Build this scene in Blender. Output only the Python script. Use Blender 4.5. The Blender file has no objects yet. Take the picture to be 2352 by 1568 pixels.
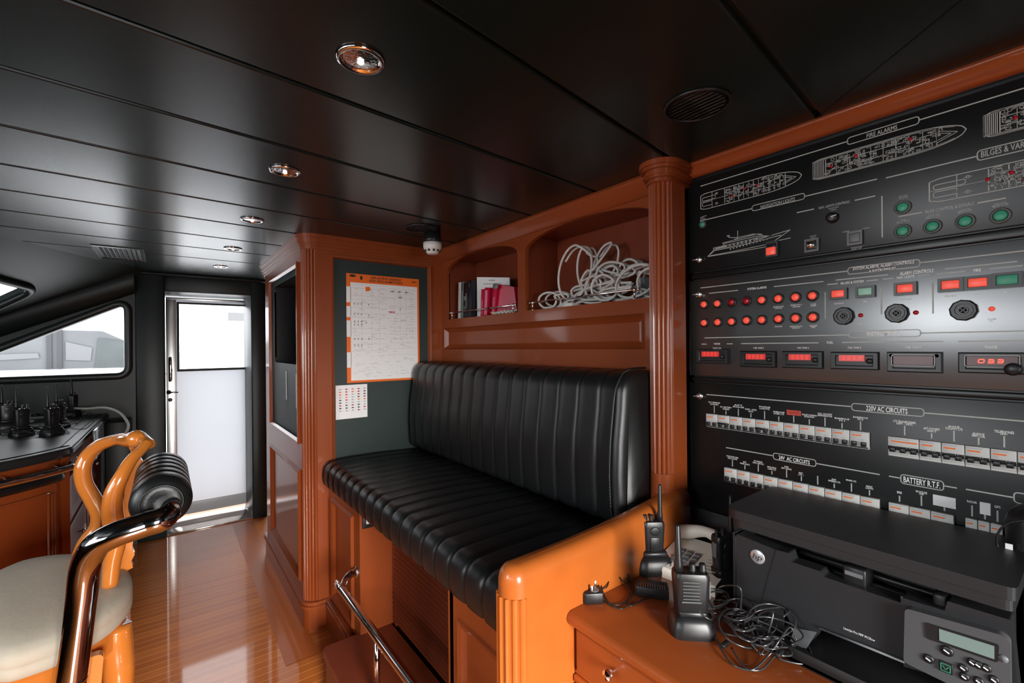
import bpy, bmesh, math, random
from mathutils import Vector, Matrix
random.seed(7)
C = bpy.context.scene.collection
SC = bpy.context.scene
# ------------------------------------------------------------------ camera
FPX, YAW, ROLL, EYE = 1045.0, math.radians(37.3), 0.009, 1.46
HCX, HCY = 1176.0, 795.0
_F = Vector((math.sin(YAW), math.cos(YAW), 0)); _R = Vector((math.cos(YAW), -math.sin(YAW), 0)); _U = Vector((0, 0, 1))
cam_d = bpy.data.cameras.new('camera'); cam = bpy.data.objects.new('camera', cam_d); C.objects.link(cam)
cam_d.sensor_fit = 'HORIZONTAL'; cam_d.sensor_width = 36.0
cam_d.lens = 36.0 * FPX / 2352.0
cam_d.shift_y = (HCY - 784.0) / 2352.0
cam_d.clip_start = 0.02
cx_ = _R * math.cos(ROLL) - _U * math.sin(ROLL); cy_ = _R * math.sin(ROLL) + _U * math.cos(ROLL); cz_ = -_F
cam.matrix_world = Matrix(((cx_.x, cy_.x, cz_.x, 0), (cx_.y, cy_.y, cz_.y, 0), (cx_.z, cy_.z, cz_.z, EYE), (0, 0, 0, 1)))
SC.camera = cam
def at(x, y, X=None, Y=None, Z=None):
    """where the sight line of a photo pixel meets a plane of the room (a survey helper)"""
    n = math.hypot(1, ROLL); dx, dy = x - HCX, y - HCY
    a = (dx - ROLL * dy) / n / FPX; b = (ROLL * dx + dy) / n / FPX
    d = _F + _R * a - _U * b
    t = X / d.x if X is not None else Y / d.y if Y is not None else (Z - EYE) / d.z
    return Vector((d.x * t, d.y * t, EYE + d.z * t))
# ------------------------------------------------------------------ view, world, lights
SC.view_settings.view_transform = 'Standard'; SC.view_settings.look = 'None'
SC.view_settings.gamma = 1.0; SC.view_settings.use_curve_mapping = False
SC.view_settings.exposure = 0.0
SC.cycles.use_denoising = True
SC.cycles.max_bounces = 8; SC.cycles.caustics_reflective = False; SC.cycles.caustics_refractive = False
SC.cycles.sample_clamp_indirect = 6.0
w = bpy.data.worlds.new('sky'); SC.world = w; w.use_nodes = True
w.node_tree.nodes['Background'].inputs[0].default_value = (0.93, 0.96, 1.0, 1)
w.node_tree.nodes['Background'].inputs[1].default_value = 5.0
def area(name, loc, target, sx, sy, power, col=(1, 1, 1), spread=math.pi):
    l = bpy.data.lights.new(name, 'AREA'); l.shape = 'RECTANGLE'; l.size = sx; l.size_y = sy; l.energy = power; l.color = col; l.spread = spread
    o = bpy.data.objects.new(name, l); C.objects.link(o); o.location = loc
    o.rotation_euler = (Vector(target) - Vector(loc)).to_track_quat('-Z', 'Z' if abs((Vector(target)-Vector(loc)).normalized().z) < .9 else 'Y').to_euler()
    return o
L_WIND = 52; L_PORT = 54
area('windshield_daylight', (-1.98, 1.0, 1.60), (0, 1.0, 0.95), 4.6, 0.55, L_WIND, (0.97, 0.98, 1), math.radians(125))
area('port_door_daylight', (0.15, -1.92, 1.15), (0.50, 1.0, -0.25), 0.85, 1.2, L_PORT, (1, 0.97, 0.93), math.radians(72))
# ------------------------------------------------------------------ materials
def srgb(r, g, b):
    f = lambda c: (c / 255 / 12.92) if c / 255 <= 0.04045 else ((c / 255 + 0.055) / 1.055) ** 2.4
    return (f(r), f(g), f(b), 1)
MATS = {}
def mat(name, col, rough=0.5, metal=0.0, coat=0.0, noise=0.0, nscale=8.0, bump=0.0, bscale=200.0, emit=None, estr=0, trans=0, ior=1.45, stretch=None, spec=0.5, coatr=0.06):
    m = bpy.data.materials.new(name); m.use_nodes = True; nt = m.node_tree; b = nt.nodes['Principled BSDF']
    b.inputs['Base Color'].default_value = col if len(col) == 4 else (*col, 1)
    b.inputs['Roughness'].default_value = rough; b.inputs['Metallic'].default_value = metal
    b.inputs['Coat Weight'].default_value = coat; b.inputs['Coat Roughness'].default_value = coatr
    b.inputs['Specular IOR Level'].default_value = spec
    b.inputs['Transmission Weight'].default_value = trans; b.inputs['IOR'].default_value = ior
    if emit: b.inputs['Emission Color'].default_value = emit; b.inputs['Emission Strength'].default_value = estr
    tc = nt.nodes.new('ShaderNodeTexCoord')
    if noise:
        mp = nt.nodes.new('ShaderNodeMapping'); nz = nt.nodes.new('ShaderNodeTexNoise'); mx = nt.nodes.new('ShaderNodeMixRGB')
        nt.links.new(tc.outputs['Object'], mp.inputs[0]); nt.links.new(mp.outputs[0], nz.inputs['Vector'])
        mp.inputs['Scale'].default_value = stretch or (1, 1, 1)
        nz.inputs['Scale'].default_value = nscale; nz.inputs['Detail'].default_value = 6
        c = col; mx.inputs[1].default_value = (c[0] * (1 - noise), c[1] * (1 - noise), c[2] * (1 - noise), 1)
        mx.inputs[2].default_value = (min(1, c[0] * (1 + noise)), min(1, c[1] * (1 + noise)), min(1, c[2] * (1 + noise)), 1)
        nt.links.new(nz.outputs['Fac'], mx.inputs[0]); nt.links.new(mx.outputs[0], b.inputs['Base Color'])
    if bump:
        nb = nt.nodes.new('ShaderNodeTexNoise'); nb.inputs['Scale'].default_value = bscale; nb.inputs['Detail'].default_value = 3
        bp = nt.nodes.new('ShaderNodeBump'); bp.inputs['Strength'].default_value = bump; bp.inputs['Distance'].default_value = 0.002
        nt.links.new(tc.outputs['Object'], nb.inputs['Vector']); nt.links.new(nb.outputs['Fac'], bp.inputs['Height']); nt.links.new(bp.outputs[0], b.inputs['Normal'])
    MATS[name] = m; return m
WOODM = mat('varnished_desk_in_shade', (0.27, 0.060, 0.013), 0.34, coat=0.4, spec=.35, noise=0.14, nscale=5, stretch=(3, 0.5, 3), coatr=0.08)  # desk wood darkened in its colour for the shade beside the printer
WOODO = mat('varnished_orange_and_lit_wood', (0.42, 0.105, 0.017), 0.36, coat=0.35, spec=.35, noise=0.14, nscale=5, stretch=(3, 0.5, 3), coatr=0.08)  # orange of the margin boards; on the armrest it stands in for light
WOOD = mat('varnished_mahogany', (0.25, 0.052, 0.012), 0.36, coat=0.35, spec=.35, noise=0.14, nscale=5, stretch=(3, 3, 0.5), coatr=0.08)
WOODH = mat('varnished_mahogany_lengthwise', (0.24, 0.050, 0.012), 0.36, coat=0.35, spec=.35, noise=0.14, nscale=5, stretch=(3, 0.5, 3), coatr=0.08)
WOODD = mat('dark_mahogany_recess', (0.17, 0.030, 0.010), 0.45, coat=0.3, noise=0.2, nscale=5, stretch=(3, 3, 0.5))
CHAIRW = mat('honey_varnished_wood', (0.60, 0.185, 0.028), 0.22, coat=1.0, noise=0.2, nscale=6, stretch=(2, 2, 0.6), coatr=0.04)
BLACKL = mat('black_leather', (0.007, 0.008, 0.0085), 0.34, bump=0.2, bscale=500, spec=0.6)
DCHROME = mat('darkened_chrome', (0.42, 0.42, 0.44), 0.08, metal=1)  # plain chrome with the dark reflections put into its base colour
GREENL = mat('dark_green_vinyl', (0.020, 0.032, 0.030), 0.45, bump=0.15, bscale=400)
GREENW = mat('dark_green_wall_lining', (0.011, 0.016, 0.016), 0.40, bump=0.1, bscale=120, spec=.35)
CEIL = mat('black_green_ceiling_plank', (0.008, 0.015, 0.015), 0.27, bump=0.06, bscale=40, spec=0.5)
CHROME = mat('polished_chrome', (0.78, 0.78, 0.79), 0.07, metal=1)
STEEL = mat('brushed_steel', (0.6, 0.6, 0.6), 0.28, metal=1)
PANEL = mat('satin_black_metal', (0.006, 0.0065, 0.007), 0.34, spec=0.45)
PANEL2 = mat('satin_metal_glare_tone', (0.19, 0.195, 0.198), 0.32, metal=0.95)  # black panel metal, greyed and made metallic to carry the windshield glare
INK = mat('white_engraving', (0.42, 0.45, 0.43), 0.5)
INKW = mat('bright_white_lettering', (0.92, 0.93, 0.92), 0.5)
WHITEP = mat('white_plastic', (0.72, 0.71, 0.68), 0.4)
BREAK = mat('breaker_white_plastic', (0.55, 0.55, 0.53), 0.45)
BLKP = mat('black_plastic', (0.012, 0.012, 0.013), 0.35)
PRNT = mat('printer_charcoal_plastic', (0.017, 0.018, 0.020), 0.42, bump=0.15, bscale=900)
PRNTC = mat('printer_grey_console', (0.07, 0.073, 0.078), 0.45)
DARK = mat('matte_black_cavity', (0.006, 0.006, 0.007), 0.6)
GREYP = mat('grey_plastic', (0.14, 0.15, 0.16), 0.45)
BEIGE = mat('cream_plastic', (0.80, 0.76, 0.67), 0.45)
CLOTH = mat('cream_cushion_cloth', (0.50, 0.44, 0.35), 0.85, noise=0.06, nscale=30, bump=0.4, bscale=60)
DOORW = None
REDL = mat('red_lamp_lens', srgb(235, 85, 65), 0.35, emit=srgb(255, 90, 70), estr=0.38)
REDD = mat('dark_red_lamp_lens', srgb(150, 8, 22), 0.3, emit=srgb(200, 10, 20), estr=0.08)
GRNL = mat('green_lamp_lens', srgb(52, 140, 110), 0.4, emit=srgb(60, 150, 120), estr=0.12)
GRNP = mat('pale_green_lamp_lens', srgb(140, 185, 165), 0.4, emit=srgb(140, 190, 170), estr=0.12)
LEDR = mat('red_display', srgb(170, 42, 42), 0.3, emit=srgb(230, 60, 55), estr=0.42)
LEDD = mat('unlit_red_display', srgb(80, 20, 24), 0.3)
LEDS = mat('lit_red_digits', srgb(255, 80, 50), 0.3, emit=srgb(255, 70, 40), estr=1.6)
ORANGE = mat('orange_print', srgb(238, 110, 30), 0.5)
PAPER = mat('white_paper', (0.86, 0.86, 0.86), 0.6)
INKG = mat('grey_print', (0.42, 0.42, 0.43), 0.6)
INKB = mat('black_print', (0.02, 0.02, 0.02), 0.6)
REDP = mat('crimson_book_cover', srgb(190, 18, 60), 0.4)
LCD = mat('grey_green_lcd', srgb(120, 140, 136), 0.25)
LOGO = mat('silver_badge', (0.55, 0.56, 0.58), 0.3, metal=0.6)
RUBBER = mat('black_rubber_seal', (0.016, 0.020, 0.020), 0.38)
def glass_mat():
    m = bpy.data.materials.new('window_glass'); m.use_nodes = True; nt = m.node_tree; nt.nodes.remove(nt.nodes['Principled BSDF']); out_ = nt.nodes['Material Output']
    a = nt.nodes.new('ShaderNodeBsdfTransparent'); g_ = nt.nodes.new('ShaderNodeBsdfGlossy'); g_.inputs['Roughness'].default_value = 0.02; x = nt.nodes.new('ShaderNodeMixShader'); x.inputs[0].default_value = 0.05
    nt.links.new(a.outputs[0], x.inputs[1]); nt.links.new(g_.outputs[0], x.inputs[2]); nt.links.new(x.outputs[0], out_.inputs[0]); return m
GLASS = glass_mat()
def frosted(name, c, k):
    m = bpy.data.materials.new(name); m.use_nodes = True; nt = m.node_tree; p = nt.nodes['Principled BSDF']; p.inputs['Base Color'].default_value = (*c, 1); p.inputs['Roughness'].default_value = .35; out_ = nt.nodes['Material Output']
    t_ = nt.nodes.new('ShaderNodeBsdfTranslucent'); t_.inputs[0].default_value = (*c, 1); x = nt.nodes.new('ShaderNodeMixShader'); x.inputs[0].default_value = k
    nt.links.new(p.outputs[0], x.inputs[1]); nt.links.new(t_.outputs[0], x.inputs[2]); nt.links.new(x.outputs[0], out_.inputs[0]); return m
WCABLE = mat('white_cable_sheath', (0.60, 0.59, 0.56), 0.5)
DOORW = frosted('frosted_white_door', (0.72, 0.73, 0.75), 0.5)
def floor_mat():
    m = bpy.data.materials.new('varnished_strip_floor'); m.use_nodes = True; nt = m.node_tree; b = nt.nodes['Principled BSDF']
    b.inputs['Roughness'].default_value = 0.4; b.inputs['Coat Weight'].default_value = 0.8; b.inputs['Coat Roughness'].default_value = 0.06; b.inputs['Specular IOR Level'].default_value = 0.1
    tc = nt.nodes.new('ShaderNodeTexCoord'); sp = nt.nodes.new('ShaderNodeSeparateXYZ'); nt.links.new(tc.outputs['Object'], sp.inputs[0])
    mu = nt.nodes.new('ShaderNodeMath'); mu.operation = 'MULTIPLY'; mu.inputs[1].default_value = 1 / 0.048; nt.links.new(sp.outputs['Y'], mu.inputs[0])
    fr = nt.nodes.new('ShaderNodeMath'); fr.operation = 'FRACT'; nt.links.new(mu.outputs[0], fr.inputs[0])
    gt = nt.nodes.new('ShaderNodeMath'); gt.operation = 'LESS_THAN'; gt.inputs[1].default_value = 0.07; nt.links.new(fr.outputs[0], gt.inputs[0])
    fl = nt.nodes.new('ShaderNodeMath'); fl.operation = 'FLOOR'; nt.links.new(mu.outputs[0], fl.inputs[0])
    wn = nt.nodes.new('ShaderNodeTexWhiteNoise'); wn.noise_dimensions = '1D'; nt.links.new(fl.outputs[0], wn.inputs['W'])
    mp = nt.nodes.new('ShaderNodeMapping'); mp.inputs['Scale'].default_value = (1.2, 22, 1); nt.links.new(tc.outputs['Object'], mp.inputs[0])
    nz = nt.nodes.new('ShaderNodeTexNoise'); nz.inputs['Scale'].default_value = 3; nz.inputs['Detail'].default_value = 6; nt.links.new(mp.outputs[0], nz.inputs['Vector'])
    ad = nt.nodes.new('ShaderNodeMath'); ad.operation = 'ADD'; nt.links.new(wn.outputs['Value'], ad.inputs[0]); nt.links.new(nz.outputs['Fac'], ad.inputs[1])
    hf = nt.nodes.new('ShaderNodeMath'); hf.operation = 'MULTIPLY'; hf.inputs[1].default_value = .5; nt.links.new(ad.outputs[0], hf.inputs[0])
    cr = nt.nodes.new('ShaderNodeMixRGB'); cr.inputs[1].default_value = (0.42, 0.105, 0.016, 1); cr.inputs[2].default_value = (0.66, 0.20, 0.035, 1); nt.links.new(hf.outputs[0], cr.inputs[0])
    m2 = nt.nodes.new('ShaderNodeMixRGB'); m2.inputs[2].default_value = (0.80, 0.38, 0.13, 1); nt.links.new(gt.outputs[0], m2.inputs[0]); nt.links.new(cr.outputs[0], m2.inputs[1])
    nt.links.new(m2.outputs[0], b.inputs['Base Color']); return m
FLOORM = floor_mat()
# ------------------------------------------------------------------ mesh helpers
class MB:
    def __init__(s): s.v = []; s.f = []; s.smooth = []
    def add(s, vs, fs, smooth=False):
        n = len(s.v); s.v += [tuple(v) for v in vs]; s.f += [tuple(i + n for i in f) for f in fs]; s.smooth += [smooth] * len(fs); return s
    def box(s, x0, x1, y0, y1, z0, z1, bev=0.0, seg=2):
        x0, x1 = min(x0, x1), max(x0, x1); y0, y1 = min(y0, y1), max(y0, y1); z0, z1 = min(z0, z1), max(z0, z1)
        if bev <= 0:
            vs = [(x, y, z) for x in (x0, x1) for y in (y0, y1) for z in (z0, z1)]
            return s.add(vs, [(0, 1, 3, 2), (4, 6, 7, 5), (0, 4, 5, 1), (2, 3, 7, 6), (0, 2, 6, 4), (1, 5, 7, 3)])
        bm = bmesh.new(); bmesh.ops.create_cube(bm, size=1)
        for v in bm.verts: v.co = Vector(((x0 + x1) / 2 + v.co.x * (x1 - x0), (y0 + y1) / 2 + v.co.y * (y1 - y0), (z0 + z1) / 2 + v.co.z * (z1 - z0)))
        bev = min(bev, 0.49 * min(x1 - x0, y1 - y0, z1 - z0))
        bmesh.ops.bevel(bm, geom=bm.edges[:], offset=bev, segments=seg, affect='EDGES', profile=0.5)
        return s.bm(bm, True)
    def bm(s, bm, smooth=False):
        bm.verts.index_update(); s.add([v.co for v in bm.verts], [[v.index for v in f.verts] for f in bm.faces], smooth); bm.free(); return s
    def tube(s, pts, r, n=10, sm=0, cap=True, closed=False):
        pts = [Vector(p) for p in pts]; rs = list(r) if isinstance(r, (list, tuple)) else [r] * len(pts)
        if sm:
            P, Q = [], []
            m = len(pts)
            rng = range(m if closed else m - 1)
            for i in rng:
                g = lambda k: pts[k % m] if closed else pts[max(0, min(m - 1, k))]
                p0, p1, p2, p3 = g(i - 1), g(i), g(i + 1), g(i + 2)
                for k in range(sm):
                    t = k / sm
                    P.append(0.5 * ((2 * p1) + (p2 - p0) * t + (2 * p0 - 5 * p1 + 4 * p2 - p3) * t * t + (3 * p1 - p0 - 3 * p2 + p3) * t ** 3)); Q.append(rs[i % m] * (1 - t) + rs[(i + 1) % m] * t)
            if not closed: P.append(pts[-1]); Q.append(rs[-1])
            pts, rs = P, Q
        m = len(pts); vs = []; fs = []; u = None
        for i, p in enumerate(pts):
            a = pts[(i - 1) % m] if (closed or i > 0) else p; b = pts[(i + 1) % m] if (closed or i < m - 1) else p
            t = (b - a);
            if t.length < 1e-9: t = Vector((0, 0, 1))
            t.normalize()
            if u is None: u = t.orthogonal().normalized()
            u = (u - t * u.dot(t));
            if u.length < 1e-6: u = t.orthogonal()
            u.normalize(); v = t.cross(u)
            for k in range(n): a_ = 2 * math.pi * k / n; vs.append(p + (u * math.cos(a_) + v * math.sin(a_)) * rs[i])
        for i in range(m if closed else m - 1):
            j = (i + 1) % m
            for k in range(n): fs.append((i * n + k, i * n + (k + 1) % n, j * n + (k + 1) % n, j * n + k))
        if cap and not closed: fs.append(tuple(range(n))); fs.append(tuple((m - 1) * n + k for k in range(n)))
        return s.add(vs, fs, True)
    def lathe(s, prof, o, ax=(0, 0, 1), n=24, smooth=True):
        o = Vector(o); ax = Vector(ax).normalized(); u = ax.orthogonal().normalized(); v = ax.cross(u); vs = []; fs = []
        for r, h in prof:
            for k in range(n): a = 2 * math.pi * k / n; vs.append(o + ax * h + (u * math.cos(a) + v * math.sin(a)) * r)
        for i in range(len(prof) - 1):
            for k in range(n): fs.append((i * n + k, i * n + (k + 1) % n, (i + 1) * n + (k + 1) % n, (i + 1) * n + k))
        fs.append(tuple(range(n))); fs.append(tuple((len(prof) - 1) * n + k for k in range(n)))
        return s.add(vs, fs, smooth)
    def prism(s, poly, fn, h0, h1, smooth=False):
        """poly in (s,t); fn(s,t,h)->xyz"""
        n = len(poly); vs = [fn(a, b, h0) for a, b in poly] + [fn(a, b, h1) for a, b in poly]
        s.add(vs, [tuple(range(n)), tuple(range(2 * n - 1, n - 1, -1))]); s.add(vs, [(k, (k + 1) % n, n + (k + 1) % n, n + k) for k in range(n)], smooth); return s
    def plate(s, outer, holes, fn, h0, h1):
        bm = bmesh.new(); E = []; loops = [outer] + holes
        for lp in loops:
            vv = [bm.verts.new((a, b, 0)) for a, b in lp]
            for i in range(len(vv)): E.append(bm.edges.new((vv[i], vv[(i + 1) % len(vv)])))
        bmesh.ops.triangle_fill(bm, use_beauty=True, use_dissolve=False, edges=E)
        bm.verts.index_update(); V = [(v.co.x, v.co.y) for v in bm.verts]; T = [[v.index for v in f.verts] for f in bm.faces]; bm.free()
        s.add([fn(a, b, h0) for a, b in V], T); s.add([fn(a, b, h1) for a, b in V], T)
        for lp in loops:
            n = len(lp); s.add([fn(a, b, h0) for a, b in lp] + [fn(a, b, h1) for a, b in lp], [(k, (k + 1) % n, n + (k + 1) % n, n + k) for k in range(n)])
        return s
    def rings(s, rects, fn, fill=True):
        """nested rectangles (s0,s1,t0,t1,h) joined into a moulded frame"""
        vs = []; fs = []
        for a0, a1, b0, b1, h in rects: vs += [fn(a0, b0, h), fn(a1, b0, h), fn(a1, b1, h), fn(a0, b1, h)]
        for i in range(len(rects) - 1):
            for k in range(4): fs.append((4 * i + k, 4 * i + (k + 1) % 4, 4 * i + 4 + (k + 1) % 4, 4 * i + 4 + k))
        if fill: q = 4 * (len(rects) - 1); fs.append((q, q + 1, q + 2, q + 3))
        return s.add(vs, fs)
    def strip(s, fn, p0, p1, wd, h=0.0006):
        a = Vector(p0); b = Vector(p1); d = b - a
        if d.length < 1e-7: return s
        d.normalize(); q = Vector((-d.y, d.x)) * wd / 2
        return s.add([fn(*(a + q), h), fn(*(a - q), h), fn(*(b - q), h), fn(*(b + q), h)], [(0, 1, 2, 3)])
    def poly(s, fn, pts, wd, closed=False, h=0.0006):
        for i in range(len(pts) - (0 if closed else 1)): s.strip(fn, pts[i], pts[(i + 1) % len(pts)], wd, h)
        return s
    def build(s, name, m, parent=None, smooth=None, kind=None, merge=0.0):
        me = bpy.data.meshes.new(name); me.from_pydata([tuple(v) for v in s.v], [], s.f); me.update()
        bm = bmesh.new(); bm.from_mesh(me)
        if merge: bmesh.ops.remove_doubles(bm, verts=bm.verts, dist=merge)
        bmesh.ops.recalc_face_normals(bm, faces=bm.faces); bm.to_mesh(me); bm.free()
        if not merge and len(me.polygons) == len(s.smooth):
            for p, q in zip(me.polygons, s.smooth): p.use_smooth = q if smooth is None else smooth
        else:
            for p in me.polygons: p.use_smooth = bool(smooth)
        me.materials.append(m); o = bpy.data.objects.new(name, me); C.objects.link(o)
        if parent is not None:
            me.transform(world_of(parent).inverted()); o.parent = parent
        if kind: o['kind'] = kind
        return o
def world_of(o):
    M = Matrix.Translation(o.location) @ o.rotation_euler.to_matrix().to_4x4()
    return world_of(o.parent) @ M if o.parent is not None else M
def thing(name, label, cat, loc=(0, 0, 0), rz=0, group=None):
    o = bpy.data.objects.new(name, None); C.objects.link(o); o.location = loc; o.rotation_euler = (0, 0, rz); o.empty_display_size = 0.05
    return tag(o, label, cat, group)
def tag(o, label, cat, group=None):
    o['label'] = label; o['category'] = cat
    if group: o['group'] = group
    return o
def copy_tree(o, parent=None):
    c = o.copy(); C.objects.link(c)
    if parent is not None: c.parent = parent
    for ch in list(o.children): copy_tree(ch, c)
    return c
def FX(X0): return lambda s, t, h: (X0 - h, -s, t)        # a wall facing -X; s runs towards the viewer's right
def FXp(X0): return lambda s, t, h: (X0 + h, s, t)
def FY(Y0): return lambda s, t, h: (s, Y0 - h, t)         # a wall facing -Y
def FZ(Z0): return lambda s, t, h: (s, t, Z0 + h)
def text_mb(mb, fn, txt, s0, s1, t0, height, h=0.0008, slant=0.0, vertical=False, bold=0.0):
    """lettering set between s0 and s1 on the baseline t0"""
    cu = bpy.data.curves.new('t', 'FONT'); cu.body = txt; cu.size = 1; cu.resolution_u = 2; cu.offset = bold
    o = bpy.data.objects.new('t', cu); C.objects.link(o); me = o.to_mesh()
    if me and len(me.vertices):
        xs = [v.co.x for v in me.vertices]; x0, x1 = min(xs), max(xs)
        k = (s1 - s0) / max(1e-6, x1 - x0); kh = height / 0.72
        mb.add([fn(s0 + (v.co.x - x0) * k + slant * v.co.y * kh, t0 + v.co.y * kh, h) for v in me.vertices], [tuple(p.vertices) for p in me.polygons])
    o.to_mesh_clear(); bpy.data.objects.remove(o); bpy.data.curves.remove(cu)
def ellipse(cx, cy, rx, ry, n=20, a0=0, a1=2 * math.pi):
    return [(cx + rx * math.cos(a0 + (a1 - a0) * k / n), cy + ry * math.sin(a0 + (a1 - a0) * k / n)) for k in range(n + (1 if abs(a1 - a0) < 6.28 else 0))]
def rrect(x0, x1, y0, y1, r, n=4):
    P = []
    for cx, cy, a in ((x1 - r, y1 - r, 0), (x0 + r, y1 - r, 90), (x0 + r, y0 + r, 180), (x1 - r, y0 + r, 270)):
        for k in range(n + 1): q = math.radians(a + 90 * k / n); P.append((cx + r * math.cos(q), cy + r * math.sin(q)))
    return P
# ================================================================== the room shell
CZ = 2.05
def struct(name, mb, m, **k): return mb.build(name, m, kind='structure', **k)
fl = MB(); fl.box(-2.3, 1.7, -2.2, 5.2, -0.05, 0); struct('floor', fl, FLOORM)
# plain margin boards of the floor beside the cabinet
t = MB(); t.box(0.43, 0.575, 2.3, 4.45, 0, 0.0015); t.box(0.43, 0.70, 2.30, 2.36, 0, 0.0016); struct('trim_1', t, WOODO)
# ceiling planks: each seam a shallow V groove running fore and aft
seams = [(-2.2, -2.2), (0.30, 0.42), (0.62, 0.80), (1.055, 1.165), (1.40, 1.545), (1.765, 1.90), (2.13, 2.22), (2.47, 2.57), (2.83, 2.92), (3.19, 3.26), (3.56, 3.62), (4.47, 4.47)]
XL, XR = -2.3, 1.7
def seam_y(k, x):
    a, b = seams[k]; return a + (b - a) * (x + 0.2) / 1.2 if 0 < k < len(seams) - 1 else a
c = MB(); g = 0.006
for k in range(len(seams) - 1):
    g0 = g if k else 0; g1 = g if k < len(seams) - 2 else 0
    q = [(XL, seam_y(k, XL) + g0), (XR, seam_y(k, XR) + g0), (XR, seam_y(k + 1, XR) - g1), (XL, seam_y(k + 1, XL) - g1)]
    # the front edge of the ceiling turns along the windscreen header
    c.add([(x, y, CZ) for x, y in q] + [(x, y, CZ + 0.03) for x, y in q], [(0, 1, 2, 3), (7, 6, 5, 4), (0, 4, 5, 1), (1, 5, 6, 2), (2, 6, 7, 3), (3, 7, 4, 0)])
c.box(XL, XR, -2.2, 5.2, CZ + 0.012, CZ + 0.04)
bmc = bmesh.new()
ceil = struct('ceiling', c, CEIL)
bv = ceil.modifiers.new('bevel', 'BEVEL'); bv.width = 0.005; bv.segments = 2; bv.limit_method = 'ANGLE'
# long joint of the ceiling near the electrical panel
t = MB(); t.add([(0.5, -0.55, CZ - .0006), (0.504, -0.55, CZ - .0006), (1.374, 0.475, CZ - .0006), (1.370, 0.475, CZ - .0006)], [(0, 1, 2, 3)]); struct('trim_2', t, DARK)
# walls that enclose the wheelhouse
m = MB(); m.box(1.60, 1.66, -2.2, 5.2, 0, CZ); struct('wall_right', m, GREENW)
m = MB(); m.plate([(-2.3, 0), (1.6, 0), (1.6, CZ), (-2.3, CZ)], [[(-0.25, 0.5), (0.55, 0.5), (0.55, 1.35), (-0.25, 1.35)]], FY(-2.0), 0, -0.06); struct('wall_back', m, GREENW)  # opening in this unseen wall kept small and low to limit its light
m = MB(); m.plate([(2.3, 0), (-5.0, 0), (-5.0, CZ), (2.3, CZ)], [rrect(-3.6, 1.6, 1.2, 1.85, 0.08)], lambda s, t_, h: (-2.1 - h, -s, t_), 0, 0.08); struct('wall_left', m, GREENW)
# far side wall with its triangular window, face at Y = 4.45
win = [(-1.20, 1.285), (-0.262, 1.287), (-0.243, 1.31), (-0.242, 1.755), (-0.262, 1.783), (-0.30, 1.762), (-0.871, 1.452), (-1.20, 1.30)]
def round_poly(P, r, n=4):
    out = []
    for i, p in enumerate(P):
        p = Vector(p); a = Vector(P[i - 1]); b = Vector(P[(i + 1) % len(P)])
        q = min(r, (a - p).length / 2.2, (b - p).length / 2.2); u = p + (a - p).normalized() * q; v = p + (b - p).normalized() * q
        for k in range(n + 1): s = k / n; x = u * (1 - s) ** 2 + p * 2 * s * (1 - s) + v * s * s; out.append((x.x, x.y))
    return out
win = round_poly([(-1.35, 1.20), (-1.2, 1.283), (-0.243, 1.287), (-0.242, 1.800)], 0.045)
win = round_poly([(-1.18, 1.283), (-0.243, 1.287), (-0.242, 1.795)], 0.05, 6)
m = MB(); m.plate([(-2.3, 0), (-0.17, 0), (-0.17, 2.05), (-0.20, 2.05), (-0.88, 1.76), (-2.3, 1.15)], [win], FY(4.45), 0, -0.07); struct('wall_far', m, GREENW)
def inset_loop(P, d):
    out = []
    n = len(P)
    for i in range(n):
        a = Vector(P[i - 1]); b = Vector(P[(i + 1) % n]); t_ = (b - a).normalized(); nrm = Vector((t_.y, -t_.x)); out.append((P[i][0] + nrm.x * d, P[i][1] + nrm.y * d))
    return out
seal = MB(); seal.tube([(a, 4.445, b) for a, b in inset_loop(win, 0.022)], 0.026, n=10, closed=True)
glass = MB(); glass.prism(win, FY(4.50), 0, -0.005)
w1 = seal.build('window_1', RUBBER, kind='structure'); w1.scale = (1, 1, 1)
glass.build('window_glass', GLASS, w1)
# padded diagonal beam above the side window
dirv = Vector((-0.668, 0, -0.334))
m = MB()
def beam(p0, p1, w0, w1, th):
    pass
pf = [(0.0, 0.0), (0.0, 0.09), (0.02, 0.12), (0.09, 0.135), (0.15, 0.12), (0.185, 0.05), (0.19, 0.0)]
P0 = Vector((-0.155, 4.45, 2.105)); P1 = Vector((-2.25, 4.45, 1.10)); dn = (P1 - P0).normalized(); up = Vector((dn.z, 0, -dn.x)); up = up if up.z > 0 else -up
vs = []
for P in (P0, P1):
    for a, b in pf:
        q = P - up * a - Vector((0, b * .72, 0))
        if P is P0: q = q + dn * ((-0.182 - q.x) / dn.x)
        vs.append(q)
n = len(pf)
m.add(vs, [(k, k + 1, n + k + 1, n + k) for k in range(n - 1)], True); m.add(vs, [tuple(range(n)), tuple(range(n, 2 * n))])
struct('trim_3', m, GREENW)
# windscreen lining: sloping surface between the ceiling edge and the beam, with a windscreen opening
A = Vector((-0.195, 4.26, 2.05)); B = Vector((-0.92, 3.02, 2.05)); D = Vector((-0.668, 0, -0.345)).normalized()
def WS(s, t_, h):   # s along the ceiling edge from A, t down the slope
    e = (B - A).normalized(); nn = e.cross(D).normalized(); nn = nn if nn.z < 0 else -nn
    return tuple(A + e * s + D * t_ + nn * h)
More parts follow.
